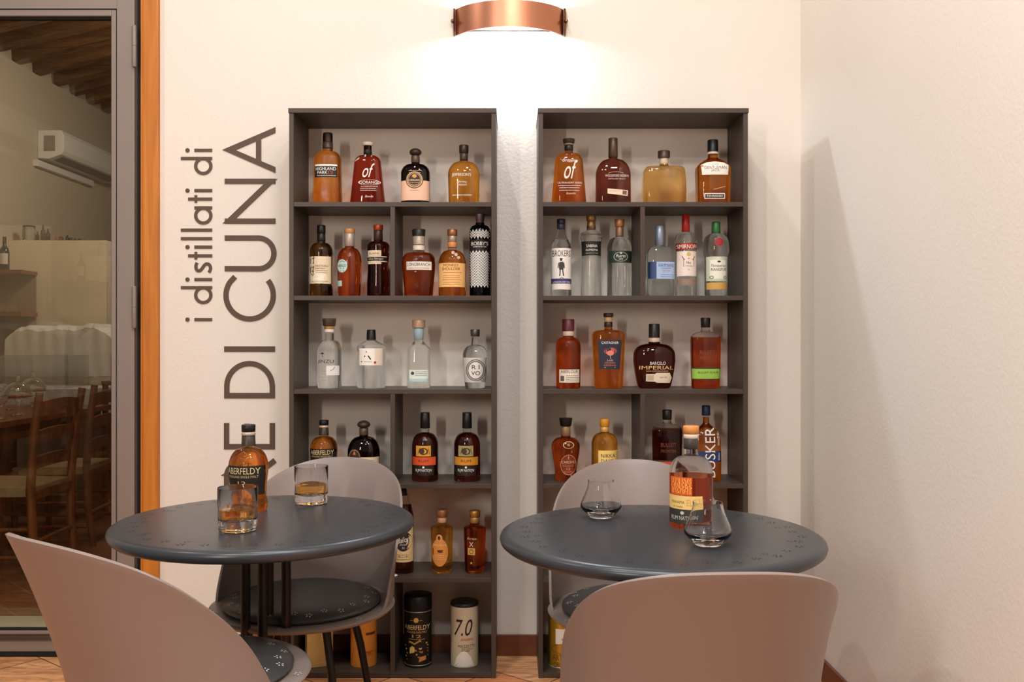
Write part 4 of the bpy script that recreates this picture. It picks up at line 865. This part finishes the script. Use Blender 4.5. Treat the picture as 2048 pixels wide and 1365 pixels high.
# ------------------------------------------------------------------ chairs
def hprof(a):
    T_ = [(0, 1), (12, .988), (24, .945), (36, .87), (48, .76), (60, .62), (72, .47), (82, .32), (90, .17), (96, .05), (98, .03), (140, .03)]
    for i in range(len(T_)-1):
        if T_[i][0] <= a <= T_[i+1][0]:
            p0 = T_[max(0, i-1)]; p1 = T_[i]; p2 = T_[i+1]; p3 = T_[min(len(T_)-1, i+2)]
            t = (a-p1[0])/(p2[0]-p1[0]); m1 = (p2[1]-p0[1])/(p2[0]-p0[0] or 1)*(p2[0]-p1[0]); m2 = (p3[1]-p1[1])/(p3[0]-p1[0] or 1)*(p2[0]-p1[0])
            if i == 0: m1 = 0
            return (2*t**3-3*t*t+1)*p1[1]+(t**3-2*t*t+t)*m1+(-2*t**3+3*t*t)*p2[1]+(t**3-t*t)*m2
    return .03
def make_chair():
    r = empty('cafe_chair')
    sr = .262
    b = MB(); pr = [(.002, .428), (.16, .428), (.225, .434), (.256, .441), (sr, .449), (sr-.003, .4535), (sr-.012, .4555), (.20, .450), (.002, .448)]
    b.lathe(pr, 96)
    for i in range(3):
        a = R(-90+(-58, 58, 0)[i])
        if i < 2: flower(.243*math.cos(a), .243*math.sin(a), .0072, .4565, b, 1, .0032, a)
    b.build('seat', [M_chair, M_dot], r, smooth=True, angle=60)
    cr = .222
    dome = lambda rr: .458+.030*(1-(rr/cr)**6)**.5 if rr < cr else .458
    pr = [(.002, .4515), (cr-.012, .4515), (cr-.003, .456), (cr, .462)]+[(cr*t, .462+.022*(1-t**5)**.6) for t in (.99, .97, .94, .88, .78, .6, .3, .01)]
    b = MB(); b.lathe(pr, 96)
    zc = lambda X_, Y_: .462+.022*(1-min(.999, math.hypot(X_, Y_)/cr)**5)**.6+.0006
    rnd = random.Random(3)
    for i in range(26):
        a = 2*math.pi*(i+.5*rnd.random())/26; q = .187+.014*(i % 2)
        flower(q*math.cos(a), q*math.sin(a), .0068, zc, b, 1, .0030, a+rnd.random())
    b.build('cushion', [M_cush, M_dot], r, smooth=True, angle=50)
    # one-piece wrapping backrest; back of the chair is +Y, seat front is -Y
    nu, nv = 72, 22; PM = 98.
    vs = []
    for i in range(nu+1):
        ph = -PM+2*PM*i/nu; u = abs(ph)/PM
        H = .384*hprof(abs(ph))
        for j in range(nv+1):
            t = j/nv; h = H*t
            zz_ = .440+h
            lean = (.125*max(0, math.cos(R(ph)))**1.2)*((h/.372)**1.2)
            flare = .004*(t**6)*min(1., H/.2)
            rr = .245+.008*min(1., h/.03)+lean+flare
            a = R(90-ph)
            vs.append((rr*math.cos(a), rr*math.sin(a), zz_))
    fs = []
    for i in range(nu):
        for j in range(nv):
            a_ = i*(nv+1)+j; fs.append((a_, a_+1, a_+nv+2, a_+nv+1))
    b = MB(); b.add(vs, fs); o = b.build('backrest', M_chair, r, smooth=True, angle=80)
    md = o.modifiers.new('thick', 'SOLIDIFY'); md.thickness = .0075; md.offset = 0
    md = o.modifiers.new('bev', 'BEVEL'); md.width = .003; md.segments = 3; md.limit_method = 'ANGLE'; md.angle_limit = R(60)
    b = MB(); b.lathe([(.10, .40), (.12, .405), (.15, .42), (.155, .4275), (.002, .4275)], 48); b.build('seat_mount', M_leg, r, smooth=True)
    for sx, sy in ((1, 1), (-1, 1), (1, -1), (-1, -1)):
        b = MB(); b.tube([(sx*.105, sy*.105, .426), (sx*.13, sy*.13, .30), (sx*.17, sy*.17, .010), ], [.0125, .0115, .0095], 14)
        l = b.build('leg', M_leg, r, smooth=True)
        b = MB(); b.lathe([(.011, 0), (.0125, .002), (.0125, .012), (.010, .016), (.002, .016)], 14, (sx*.1705, sy*.1705, 0)); b.build('foot_cap', M_black, l, smooth=True)
    return r
proto = make_chair()
places = [(-.600, 2.655, -8, 'pale taupe chair behind the left table, facing the room'),
          (.362, 2.595, -3, 'pale taupe chair behind the right table, mostly hidden by table and front chair'),
          (-.724, 2.105, 143, 'taupe chair seen from its side in the lower left corner, dark round cushion showing'),
          (.356, 1.905, 182, 'large taupe chair seen from behind in front of the right table')]
for i, (x, y, a, lb) in enumerate(places):
    o = proto if i == 0 else copy_tree(proto)
    o.location = (x, y, 0); o.rotation_euler = (0, 0, R(a)); tag(o, lb, 'chair', 'round-seated cafe chairs')

# ------------------------------------------------------------------ glasses and bottles on the tables
ZG = ZT_+.0006
def at(px, Y): return ((px-1024)/F*Y, Y)
M_whisky = glassm('whisky_liquid', (252, 206, 120), 1.36, clear=.3)
M_ice = glassm('ice', (250, 250, 250), 1.31, bump=.3, bscale=60)
def tumbler(px, Y, label, rot=0.):
    r = empty('whisky_tumbler', (*at(px, Y), ZG), rot); tag(r, label, 'glass', 'cut whisky tumblers')
    cut = lambda a, z: 1-(.022*(.5+.5*math.cos(a*18)) if .016 < z < .060 else .0)-(.010*(.5+.5*math.cos(a*9)) if z <= .016 else 0)
    outer = [(.040, .0), (.045, .002), (.0465, .006), (.0455, .014), (.047, .018), (.0475, .028), (.0475, .040), (.0475, .052), (.0475, .060), (.0478, .066), (.0482, .105), (.0478, .1065), (.0468, .1065), (.0462, .105)]
    inner = [(.0448, .06), (.0440, .032), (.040, .027), (.03, .025), (.002, .024)]
    b = MB(); b.lathe(outer+inner, 72, mod=lambda a, z: cut(a, z))
    b.build('glass_body', M_clear, r, smooth=True, angle=30)
    b = MB(); b.lathe([(.002, .0246), (.03, .0256), (.0395, .0278), (.0428, .0326), (.0434, .054), (.002, .054)], 48); b.build('whisky', M_whisky, r, smooth=True)
    for k, (x, y, a) in enumerate(()):
        s_ = .0105; m = MB(); m.box(-s_, s_, -s_, s_, -s_*.9, s_*.9)
        m.xf(Matrix.Translation((x, y, .0485)) @ Matrix.Rotation(a, 4, 'Z') @ Matrix.Rotation(.15, 4, 'X'))
        tag(m.build('ice_cube', M_ice, r, bevel=.002))
    return r
tumbler(475.5, 2.272, 'cut-glass tumbler of whisky in front of the bottle on the left table')
tumbler(622.5, 2.652, 'cut-glass tumbler of whisky standing alone at the back of the left table', .4)
def tulip(px, Y, label):
    r = empty('tasting_glass', (*at(px, Y), ZG)); tag(r, label, 'glass', 'empty tasting glasses')
    o_ = [(.012, .003), (.024, .0), (.0285, .001), (.031, .0035), (.038, .010), (.047, .019), (.0525, .0255), (.0545, .0305), (.0535, .037), (.0485, .050), (.0425, .063), (.0375, .076), (.0345, .088), (.0337, .096), (.0342, .0985)]
    i_ = [(.0330, .0985), (.0323, .096), (.0331, .088), (.0360, .076), (.0408, .063), (.0464, .050), (.0510, .037), (.0516, .032), (.049, .028), (.043, .0225), (.034, .0165), (.022, .013), (.002, .012)]
    b = MB(); b.lathe(o_+i_, 72); b.build('glass_bowl', M_clear, r, smooth=True, angle=50)
    return r
tulip(1201.9, 2.435, 'empty flared tasting glass standing alone on the right table')
tulip(1415.7, 2.105, 'empty flared tasting glass in front of the rum bottle on the right table')

Yb = 2.545; s_ = F/Yb
aber(497, Yb, ZG, 683+(CH-ZG)*s_, 'amber whisky bottle with black label standing on the left table', 'bottles on the cafe tables', k_=1.425, yaw=-.08)
Yb = 2.330; s_ = F/Yb; yb_ = 683+(CH-ZG)*s_
Z2 = lambda y: y
pr = [(41.5, yb_-.4), (43, yb_-5), (43, yb_-30), (43, yb_-60), (43, yb_-84), (43, 948)]+arcp(43, 946, 911, 14.5, 10, 1.0)+[(13.6, 900), (13.4, 868)]
bottle(1382, Yb, ZG, yb_, pr, glassm('rum_liquid', (206, 92, 48)), 'two-thirds full rum bottle with wooden cap standing on the right table', 'bottles on the cafe tables', fill=951, yaw=R(-34),
  caps=[('cap', 852, 867.5, 15.8, 15.6, (214, 140, 74)), ('neck_collar', 867.7, 877, 15.0, 14.8, (226, 208, 190)), ('neck_label', 877.2, 898, 14.6, 14.6, (66, 60, 56))],
  items=[('r', -28, 19, 950, 985.5, (226, 92, 34)), ('r', -35, 35, 986.5, 1013, (244, 206, 128)), ('r', -35, 35, 1013.5, 1042, (54, 52, 50), 'lower_label'),
   ('t', 'PANAMA', -10, 999, 30, 5, (150, 100, 50)), ('t', '10 YEARS', -10, 1008, 22, 3, (150, 100, 50)), ('t', 'ELD', 20, 999, 22, 12, (226, 176, 90)), ('t', 'RUM NATION', 0, 1030, 52, 8, (206, 200, 190)), ('o', 0, 1020, 4, 3.4, (206, 200, 190)), ('l', [(-26, 1037), (26, 1037)], 1, (206, 200, 190))]
   +[('l', [(x+rr_.random()*3, y), (x+rr_.random()*5, y+2+rr_.random()*2), (x+rr_.random()*4, y+5)], 1.5, (246, 184, 86)) for rr_ in (random.Random(4),) for x in range(-26, 16, 5) for y in range(952, 981, 5)])

# ------------------------------------------------------------------ the room behind the glass door
XL = -4.3
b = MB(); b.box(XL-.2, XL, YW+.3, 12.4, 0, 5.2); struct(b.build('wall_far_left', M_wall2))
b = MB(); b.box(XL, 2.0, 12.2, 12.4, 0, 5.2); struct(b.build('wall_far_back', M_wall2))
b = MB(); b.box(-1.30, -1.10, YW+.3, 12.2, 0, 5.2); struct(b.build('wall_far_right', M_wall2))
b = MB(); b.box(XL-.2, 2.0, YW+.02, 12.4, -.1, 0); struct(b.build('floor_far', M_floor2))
b = MB(); sl = .232
zc = lambda x: 3.62+(x-XL)*sl
b.add([(XL-.2, YW+.3, zc(XL-.2)+.13), (2, YW+.3, zc(2)+.13), (2, 12.4, zc(2)+.13), (XL-.2, 12.4, zc(XL-.2)+.13), (XL-.2, YW+.3, zc(XL-.2)+.2), (2, YW+.3, zc(2)+.2), (2, 12.4, zc(2)+.2), (XL-.2, 12.4, zc(XL-.2)+.2)], [(0,3,2,1),(4,5,6,7),(0,1,5,4),(1,2,6,5),(2,3,7,6),(3,0,4,7)])
ceil = struct(b.build('ceiling', wood_mat('ceiling_boards', (110, 76, 42), (150, 108, 62), 2, (3, 3, 3), .8)))
for i in range(15):
    y = 4.9+i*.345
    m = MB(); L = 5.2
    d = Vector((1, 0, sl)).normalized(); nrm = Vector((-sl, 0, 1)).normalized()
    c = Vector((XL+.003, y, zc(XL)+.06))+d*L/2
    m.obox(c, d*L/2, (0, .062, 0), nrm*.066); m.build('joist', M_joist, ceil, bevel=.004)
m = MB(); m.box(XL+.003, 1.9, 7.9, 8.02, 0, 2.07); 
struct(MB().box(XL+.002, (213-1024)/F*7.9, 7.9, 8.0, 0.0, 2.067).build('wall_partition', mat('partition_plaster', (222, 208, 182), .9)))
# air conditioner on the far left wall
ac = empty('air_conditioner', (XL+.001, 8.6, 2.99)); tag(ac, 'white split air conditioner high on the wall behind the glass door', 'air conditioner')
b = MB(); vs = []
y0, y1 = 8.38, 9.70
sec = [(0, -.125), (.10, -.13), (.215, -.09), (.235, -.055), (.235, .09), (.215, .13), (0, .13)]
for yy in (y0-8.6, y1-8.6): vs += [(x, yy, z) for x, z in sec]
n = len(sec); b.add(vs, [tuple(range(n)), tuple(reversed(range(n, 2*n)))]+[(i, i+n, (i+1) % n+n, (i+1) % n) for i in range(n)])
b.build('housing', M_white, ac, bevel=.006)
b = MB(); b.obox((.155, .43, -.117), (.04, 0, .014), (0, .58, 0), (.0, 0, .002)); b.build('air_flap', M_greyd, ac)
b = MB(); b.box(.06, .16, y0-8.6-.004, y0-8.6-.0005, -.06, .08); b.build('side_grille', M_grey, ac)
b = MB(); b.box(0, .05, -.3, .8, -.21, -.155); b.build('cable_duct', M_white, ac)
# things on top of the partition
def far_bottle(px, ytop, ybase, Y, w, rgb, caprgb, label, zb, group='bottles on top of the white partition', cat='bottle', lab=None):
    s = F/Y; h = (ybase-ytop)/s; r_ = w/s
    r = empty('wine_bottle', ((px-1024)/s, Y, zb+.0005)); tag(r, label, cat, group)
    b = MB(); b.lathe([(r_*.9, 0), (r_, .006), (r_, h*.55), (r_*.85, h*.64), (r_*.38, h*.74), (r_*.34, h*.97), (r_*.2, h*.97)], 24); b.build('glass_body', mat('far_glass_%d_%d_%d' % rgb, rgb, .1), r, smooth=True)
    b = MB(); b.lathe([(r_*.39, h*.78), (r_*.39, h), (r_*.2, h)], 20); b.build('capsule', mat('far_cap_%d_%d_%d' % caprgb, caprgb, .4), r, smooth=True)
    if lab:
        b = MB(); vs = []; fs = []
        for j in (0, 1):
            for i in range(13):
                t = R(-160+140*i/12); vs.append((r_*1.01*math.cos(t), r_*1.01*math.sin(t), h*(.18+.32*j)))
        fs = [(i, i+1, 14+i, 13+i) for i in range(12)]
        b.add(vs, fs); b.build('label', paper(lab), r)
    return r
PZ = 2.067; PY = 7.95
far_bottle(86, 449, 481, PY, 4.5, (60, 22, 20), (110, 34, 34), 'dark bottle with tall red capsule on top of the white partition', PZ)
far_bottle(96, 457, 481, PY, 4.5, (48, 20, 20), (96, 30, 34), 'shorter dark red-capped bottle just right of its taller neighbour on the partition', PZ)
far_bottle(75, 462, 481, PY, 3.5, (34, 44, 26), (44, 60, 34), 'small green bottle beside the red-capped bottles on the partition', PZ)
far_bottle(135, 469, 481, PY, 3.6, (30, 40, 24), (40, 60, 30), 'tiny green bottle near the right end of the partition top', PZ)
r = empty('storage_jar', (*PX(58, 0, PY)[:2], PZ+.0005)); tag(r, 'clear storage jar with dark lid at the left end of the partition top', 'jar')
b = MB(); b.lathe([(.04, 0), (.05, .006), (.052, .09), (.047, .112), (.042, .118)], 28); b.build('glass_body', M_clear, r, smooth=True)
b = MB(); b.lathe([(.048, .119), (.05, .122), (.05, .13), (.002, .134)], 28); b.build('lid', M_black, r, smooth=True)
for px, w_, h_, rgb, lb in ((116, .045, .035, (150, 110, 80), 'small round ornament glinting on the middle of the partition'), (122, .035, .04, (104, 60, 36), 'small brown lump beside the glinting ornament on the partition'), (145, .05, .03, (48, 54, 36), 'low dark green ornament on the partition'), (162, .05, .02, (66, 46, 28), 'flat brown ornament rightmost on the partition')):
    m = MB(); m.lathe([(w_*.4, 0), (w_*.55, h_*.3), (w_*.45, h_*.8), (.002, h_)], 16, mod=lambda a, z: 1+.2*math.sin(3*a+z*90))
    tag(m.build('ornament', mat('orn_%d_%d_%d' % rgb, rgb, .4), None, smooth=True, loc=(*PX(px, 0, PY)[:2], PZ+.0003)), lb, 'ornament', 'small ornaments on the partition')
# wooden wall shelves at the left
sr_ = empty('wooden_bookcase', (-4.15, 7.6, 0)); tag(sr_, 'brown wooden shelving at the left edge behind the glass, holding a wine bottle', 'shelf')
x0_, x1_ = -.148, (45-1024)/F*7.5-sr_.location.x
zA, zB = CH+(683-540)/F*7.5, CH+(683-624)/F*7.5
MB().box(x0_, x1_, -.12, .14, zA-.03, zA).build('shelf', M_dark_wood, sr_, bevel=.002)
MB().box(x0_, x1_, -.12, .14, zB-.035, zB).build('shelf', M_dark_wood, sr_, bevel=.002)
MB().box(x0_, x1_-.01, .13, .139, .9, zA-.0305).build('back_panel', mat('back_brown', (140, 120, 98), .7), sr_)
MB().box(x0_, x1_-.02, -.10, .129, 0, .9).build('base_cabinet', M_dark_wood, sr_, bevel=.002)
far_bottle(9, 471, 538, 7.56, 9, (22, 20, 18), (40, 42, 36), 'dark wine bottle with white label on the brown shelf behind the glass', zA, 'bottles on the wooden shelves', lab=(214, 206, 196))
for i, px in enumerate((4, 22)):
    m = MB(); m.lathe([(.02, 0), (.028, .002), (.03, .06), (.0285, .06), (.0268, .004), (.002, .003)], 20)
    tag(m.build('drinking_glass', M_clear, None, smooth=True, loc=(*PX(px+5, 0, 7.55)[:2], zB+.0005)), ('plain glass at the left on the lower brown shelf', 'plain glass nearer the right end of the lower brown shelf')[i], 'glass', 'glasses on the lower brown shelf')
# covered sideboard with white cloth
cab = empty('sideboard', ((132-1024)/F*7.4, 7.4, 0)); tag(cab, 'pale sideboard against the partition behind the glass door', 'sideboard')
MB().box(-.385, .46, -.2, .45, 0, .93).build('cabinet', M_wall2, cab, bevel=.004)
b = MB(); nx, nz_ = 40, 10; vs = []; fs = []
rnd = random.Random(5)
Htop = [1.22+.10*math.sin(i/40*3.0)+.05*max(0, math.sin(i/40*9+.3))+.012*rnd.random() for i in range(41)]
loop = []
for i in range(nx+1):
    x = -.38+.83*i/nx; h = Htop[i]-.93
    row = [(-.20, 0), (-.205, h*.5), (-.19, h*.92), (-.15, h), (.2, h*1.0), (.4, h*.96), (.44, h*.5), (.44, 0)]
    vs += [(x, yy+.006*math.sin(x*60+zz2*9), .9315+zz2) for yy, zz2 in row]
n8 = 8
for i in range(nx):
    for j in range(n8): fs.append((i*n8+j, (i+1)*n8+j, (i+1)*n8+(j+1) % n8, i*n8+(j+1) % n8))
fs.append(tuple(range(n8))); fs.append(tuple(reversed([nx*n8+j for j in range(n8)])))
b.add(vs, fs); tag(b.build('draped_cloth', M_cloth, None, smooth=True, loc=cab.location), 'crumpled white cloth heaped over the sideboard behind the glass', 'cloth')
# dining tables of the far room
def dining_table(x0, x1, y0, y1, z, label, cloth=None):
    r = empty('dining_table', ((x0+x1)/2, (y0+y1)/2, 0)); tag(r, label, 'table', 'tables in the far room')
    a, c = (x1-x0)/2, (y1-y0)/2
    MB().box(-a, a, -c, c, z-.035, z).build('tabletop', M_dark_wood, r, bevel=.004)
    MB().box(-a+.05, a-.05, -c+.05, c-.05, z-.12, z-.0352).build('apron', M_dark_wood, r)
    for sx in (-1, 1):
        for sy in (-1, 1):
            MB().box(sx*(a-.08)-.035, sx*(a-.08)+.035, sy*(c-.08)-.035, sy*(c-.08)+.035, 0, z-.1203).build('leg', M_dark_wood, r, bevel=.003)
    return r
dining_table(-3.95, -2.75, 4.55, 6.35, .77, 'dark wooden dining table behind the ladder-back chairs')
dining_table(-3.9, -3.02, 6.62, 7.12, .86, 'narrow table under a grey-white cloth behind the dining table')
b = MB(); x0_, x1_, y0_, y1_ = -3.92, -3.0, 6.60, 7.14
ring = []
npp = 60
per = [(x0_+(x1_-x0_)*i/20, y0_) for i in range(20)]+[(x1_, y0_+(y1_-y0_)*i/12) for i in range(12)]+[(x1_-(x1_-x0_)*i/20, y1_) for i in range(20)]+[(x0_, y1_-(y1_-y0_)*i/12) for i in range(12)]
P_ = len(per); vs = [(x, y, .8625) for x, y in per]+[(x+.008*math.sin(i*1.9), y+.012*math.sin(i*2.3)-(.006 if y == y0_ else 0), .66) for i, (x, y) in enumerate(per)]
b.add(vs, [tuple(range(P_))]+[(i, (i+1) % P_, P_+(i+1) % P_, P_+i) for i in range(P_)])
o = b.build('tablecloth', mat('grey_cloth', (186, 184, 182), .9), None); md = o.modifiers.new('s', 'SOLIDIFY'); md.thickness = .002; md.offset = 1
tag(o, 'grey-white cloth hanging over the narrow table behind the glass', 'tablecloth')
# clear food cover, cloches and glasses
b = MB(); zt_ = .8655
cx0, cx1, cy0, cy1, hc = -3.86, -3.22, 6.68, 7.04, .235
for (a1, a2, b1, b2, c1, c2) in ((cx0, cx1, cy0, cy0+.003, 0, hc), (cx0, cx1, cy1-.003, cy1, 0, hc), (cx0, cx0+.003, cy0, cy1, 0, hc), (cx1-.003, cx1, cy0, cy1, 0, hc), (cx0, cx1, cy0, cy1, hc-.003, hc)):
    b.box(a1, a2, b1, b2, zt_+c1, zt_+c2)
tag(b.build('food_cover', M_cover), 'clear boxy plastic food cover on the cloth-covered table', 'food cover')
def cloche(px, Y, z, k, label):
    r = empty('cake_stand', (*at(px, Y), z+.0006)); tag(r, label, 'cake stand', 'glass cake stands')
    b = MB(); b.lathe([(.06*k, 0), (.062*k, .004), (.02*k, .012), (.012*k, .05), (.02*k, .09), (.115*k, .098), (.12*k, .106), (.002, .106)], 40); b.build('stand', M_clear, r, smooth=True)
    b = MB()
    dome = [(.1*k*math.cos(R(t)), .108+.11*k*math.sin(R(t))) for t in range(0, 86, 8)]
    b.lathe(dome+[(.012*k, .222*1), (.016*k, .235), (.0, .24)]+[(.01*k, .108+.11*k-.002)]+[((.1*k-.003)*math.cos(R(t)), .108+(.11*k-.003)*math.sin(R(t))) for t in range(84, -1, -8)], 40); b.build('dome', M_clear, r, smooth=True)
    for j in range(5):
        a = j*1.26; m = MB(); m.lathe([(.018, 0), (.022, .006), (.020, .014), (.002, .018)], 14, mod=lambda a_, z_: 1+.15*math.sin(4*a_))
        tag(m.build('biscuit', mat('biscuit', (190, 122, 70), .8, var=.2, vscale=60), None, smooth=True, loc=(r.location.x+.045*k*math.cos(a), Y+.045*k*math.sin(a), z+.1072)), ('golden biscuits under the left glass dome', 'golden biscuits under the right glass dome')[0 if 'left' in label else 1], 'biscuit', ('biscuits under the left dome', 'biscuits under the right dome')[0 if 'left' in label else 1])
    return r
cloche(36, 5.45, .77, .8, 'left glass cake stand with domed cover on the dark dining table')
cloche(66, 6.1, .77, .8, 'right glass cake stand with domed cover further along the dining table')
for i, (px, Y) in enumerate(((2, 5.15), (18, 5.85), (2, 6.2))):
    m = MB(); m.lathe([(.03, 0), (.031, .002), (.004, .008), (.004, .07), (.02, .085), (.034, .11), (.032, .16), (.031, .16), (.0325, .11), (.018, .088), (.001, .078)], 24)
    tag(m.build('wine_glass', M_clear, None, smooth=True, loc=(*at(px, Y), .7706)), ('stemmed wine glass nearest on the dark dining table', 'stemmed wine glass between the cake stands', 'stemmed wine glass farthest on the dark dining table')[i], 'glass', 'wine glasses in the far room')
# ladder-back chairs with rush seats
def ladder_chair():
    r = empty('ladder_chair')           # back plane is the local YZ plane at x=0, the chair faces -X
    w = .22
    for s in (-1, 1):
        b = MB(); b.tube([(.03, s*w*.88, 0), (0, s*w*.92, .25), (-.005, s*w*.95, .46), (.015, s*w, .72), (.05, s*w*1.04, .95)], [.019, .022, .023, .022, .020], 8, sq=True); b.build('back_post', M_dark_wood, r, smooth=True, angle=50)
        b = MB(); b.tube([(-.40, s*w*1.05, 0), (-.40, s*w*1.05, .45)], [.018, .021], 8, sq=True); b.build('front_leg', M_dark_wood, r)
    for z, h, bow in ((.86, .075, .02), (.72, .06, .016), (.585, .06, .014)):
        b = MB(); vs = []; fs = []; n = 12
        for i in range(n+1):
            t = -1+2*i/n; x = .012+(z-.72)*.14+bow*(1-t*t); y = t*w*.96; top = z+h*.5+.016*(1-t*t); bot = z-h*.5+.012*(1-t*t)
            vs += [(x-.008, y, bot), (x+.008, y, bot), (x+.008, y, top), (x-.008, y, top)]
        for i in range(n):
            for j in range(4): fs.append((4*i+j, 4*i+(j+1) % 4, 4*i+4+(j+1) % 4, 4*i+4+j))
        fs += [(3, 2, 1, 0), (4*n, 4*n+1, 4*n+2, 4*n+3)]
        b.add(vs, fs); b.build('slat', M_dark_wood, r, bevel=.002)
    b = MB(); b.add([(-.41, -w*1.06, .425), (-.41, w*1.06, .425), (0, w*.9, .425), (0, -w*.9, .425), (-.41, -w*1.06, .47), (-.41, w*1.06, .47), (0, w*.9, .47), (0, -w*.9, .47), (-.2, 0, .455)], [(0,1,2,3),(0,4,5,1),(1,5,6,2),(2,6,7,3),(3,7,4,0),(4,8,5),(5,8,6),(6,8,7),(7,8,4)])
    b.build('rush_seat', M_rush, r)
    b = MB(); b.box(-.01, .012, -w*.88, w*.88, .41, .45); b.build('seat_rail', M_dark_wood, r)
    for z in (.12, .26):
        for s in (-1, 1): b = MB(); b.tube([(.02, s*w*.9, z), (-.40, s*w*1.03, z)], .011, 8); b.build('stretcher', M_dark_wood, r)
    b = MB(); b.tube([(.012, -w*.9, .2), (.012, w*.9, .2)], .011, 8); b.build('stretcher', M_dark_wood, r)
    b = MB(); b.tube([(-.40, -w, .3), (-.40, w, .3)], .011, 8); b.build('stretcher', M_dark_wood, r)
    return r
lc = ladder_chair()
for i, (x, y, a, lb) in enumerate(((-2.40, 4.83, 0, 'nearer ladder-back rush chair behind the glass door'), (-2.50, 5.62, 4, 'farther ladder-back rush chair cut off by the door frame'), (-2.75, 4.62, 90, 'ladder-back rush chair at the near end of the dining table, left of the others'))):
    if i == 2: continue
    o = lc if i == 0 else copy_tree(lc); o.location = (x, y, 0); o.rotation_euler = (0, 0, R(a)); tag(o, lb, 'chair', 'ladder-back chairs in the far room')
# tall bottle at the right of the far room
far_bottle(226, 680, 762, 6.5, 4, (30, 34, 30), (170, 166, 160), 'slim dark bottle with pale neck beside the door frame in the far room', .9298, 'bottles in the far room')
st = empty('serving_trolley', ((226-1024)/F*6.5, 6.5, 0)); tag(st, 'small dark serving stand carrying the slim bottle in the far room', 'stand')
MB().box(-.03, .35, -.12, .12, .90, .9298).build('top', M_dark_wood, st, bevel=.003)
for sx in (-.01, .33):
    for sy in (-.1, .1): MB().box(sx-.015, sx+.015, sy-.015, sy+.015, 0, .8998).build('leg', M_dark_wood, st)

# ------------------------------------------------------------------ light
def area(name, loc, target, size, power, col=(1, 1, 1), sy=None):
    l = bpy.data.lights.new(name, 'AREA'); l.energy = power; l.color = col; l.size = size
    if sy: l.shape = 'RECTANGLE'; l.size_y = sy
    o = bpy.data.objects.new(name, l); COL.objects.link(o); o.location = loc
    d = Vector(target)-Vector(loc); o.rotation_euler = d.to_track_quat('-Z', 'Y').to_euler(); return o
def point(name, loc, power, col, r=.03):
    l = bpy.data.lights.new(name, 'POINT'); l.energy = power; l.color = col; l.shadow_soft_size = r
    o = bpy.data.objects.new(name, l); COL.objects.link(o); o.location = loc; return o
WARM = (1., .80, .60); COOL = (.80, .88, 1.)
# the sconce's lamp shines up and down
area('sconce_lamp_down', (-.010, YW-.052, 2.41), (-.010, YW-.080, 1.4), .14, 8, COOL, .03)
area('sconce_lamp_up', (-.010, YW-.052, 2.45), (-.010, YW-.060, 3.4), .14, 4, COOL, .03)
# ceiling spots of the bar
area('ceiling_spot', (-.668, 2.19, 4.59), (-.2, 3.3, 1.2), .05, 15, (1., .95, .90))
area('ceiling_spot', (-.653, 1.945, 4.397), (.6, 3.3, 1.2), .05, 15, (1., .95, .90))
area('ceiling_spot', (-2.56, 2.19, 4.01), (.9, 3.2, 1.2), .08, 20, (1., .93, .86))
# lamps of the bar behind the photographer
area('bar_lamp', (-1.75, -1.4, 2.1), (0, 3.4, 1.3), .14, 48, (1., .87, .75), .9)
for q in ((-1.3, .3), (-.2, -.3), (.75, .4), (.1, 1.2)): area('ceiling_spot', (q[0], q[1], 3.6), (q[0], q[1]+.4, 0), .30, 30, (1., .965, .935))
area('far_room_fill', (-2.3, 7.0, 3.2), (-4.2, 8.0, 1.6), .4, 24, (1., .86, .70))  # added fill light out of view, brightens the partition
point('far_room_fill', (-2.2, 4.3, 3.3), 44, (1., .80, .56), .08)  # unseen fill added to light the far joists and chairs
w = bpy.data.worlds.new('room_ambience'); SC.world = w; w.use_nodes = True
w.node_tree.nodes['Background'].inputs['Color'].default_value = (1., .90, .83, 1); w.node_tree.nodes['Background'].inputs['Strength'].default_value = .25

# ------------------------------------------------------------------ camera
cam = bpy.data.cameras.new('camera'); cam.sensor_width = 36; cam.lens = F/2048*36; cam.clip_start = .05
co = bpy.data.objects.new('camera', cam); COL.objects.link(co); co.location = (0, 0, CH); co.rotation_euler = (R(90), 0, 0)
cam.shift_y = (683-682.5)/2048
SC.camera = co
SC.view_settings.view_transform = 'Standard'; SC.view_settings.look = 'None'; SC.view_settings.gamma = 1; SC.view_settings.exposure = -.07
SC.cycles.max_bounces = 14; SC.cycles.transmission_bounces = 12; SC.cycles.transparent_max_bounces = 12; SC.cycles.caustics_refractive = True; SC.cycles.caustics_reflective = False; SC.cycles.blur_glossy = .5
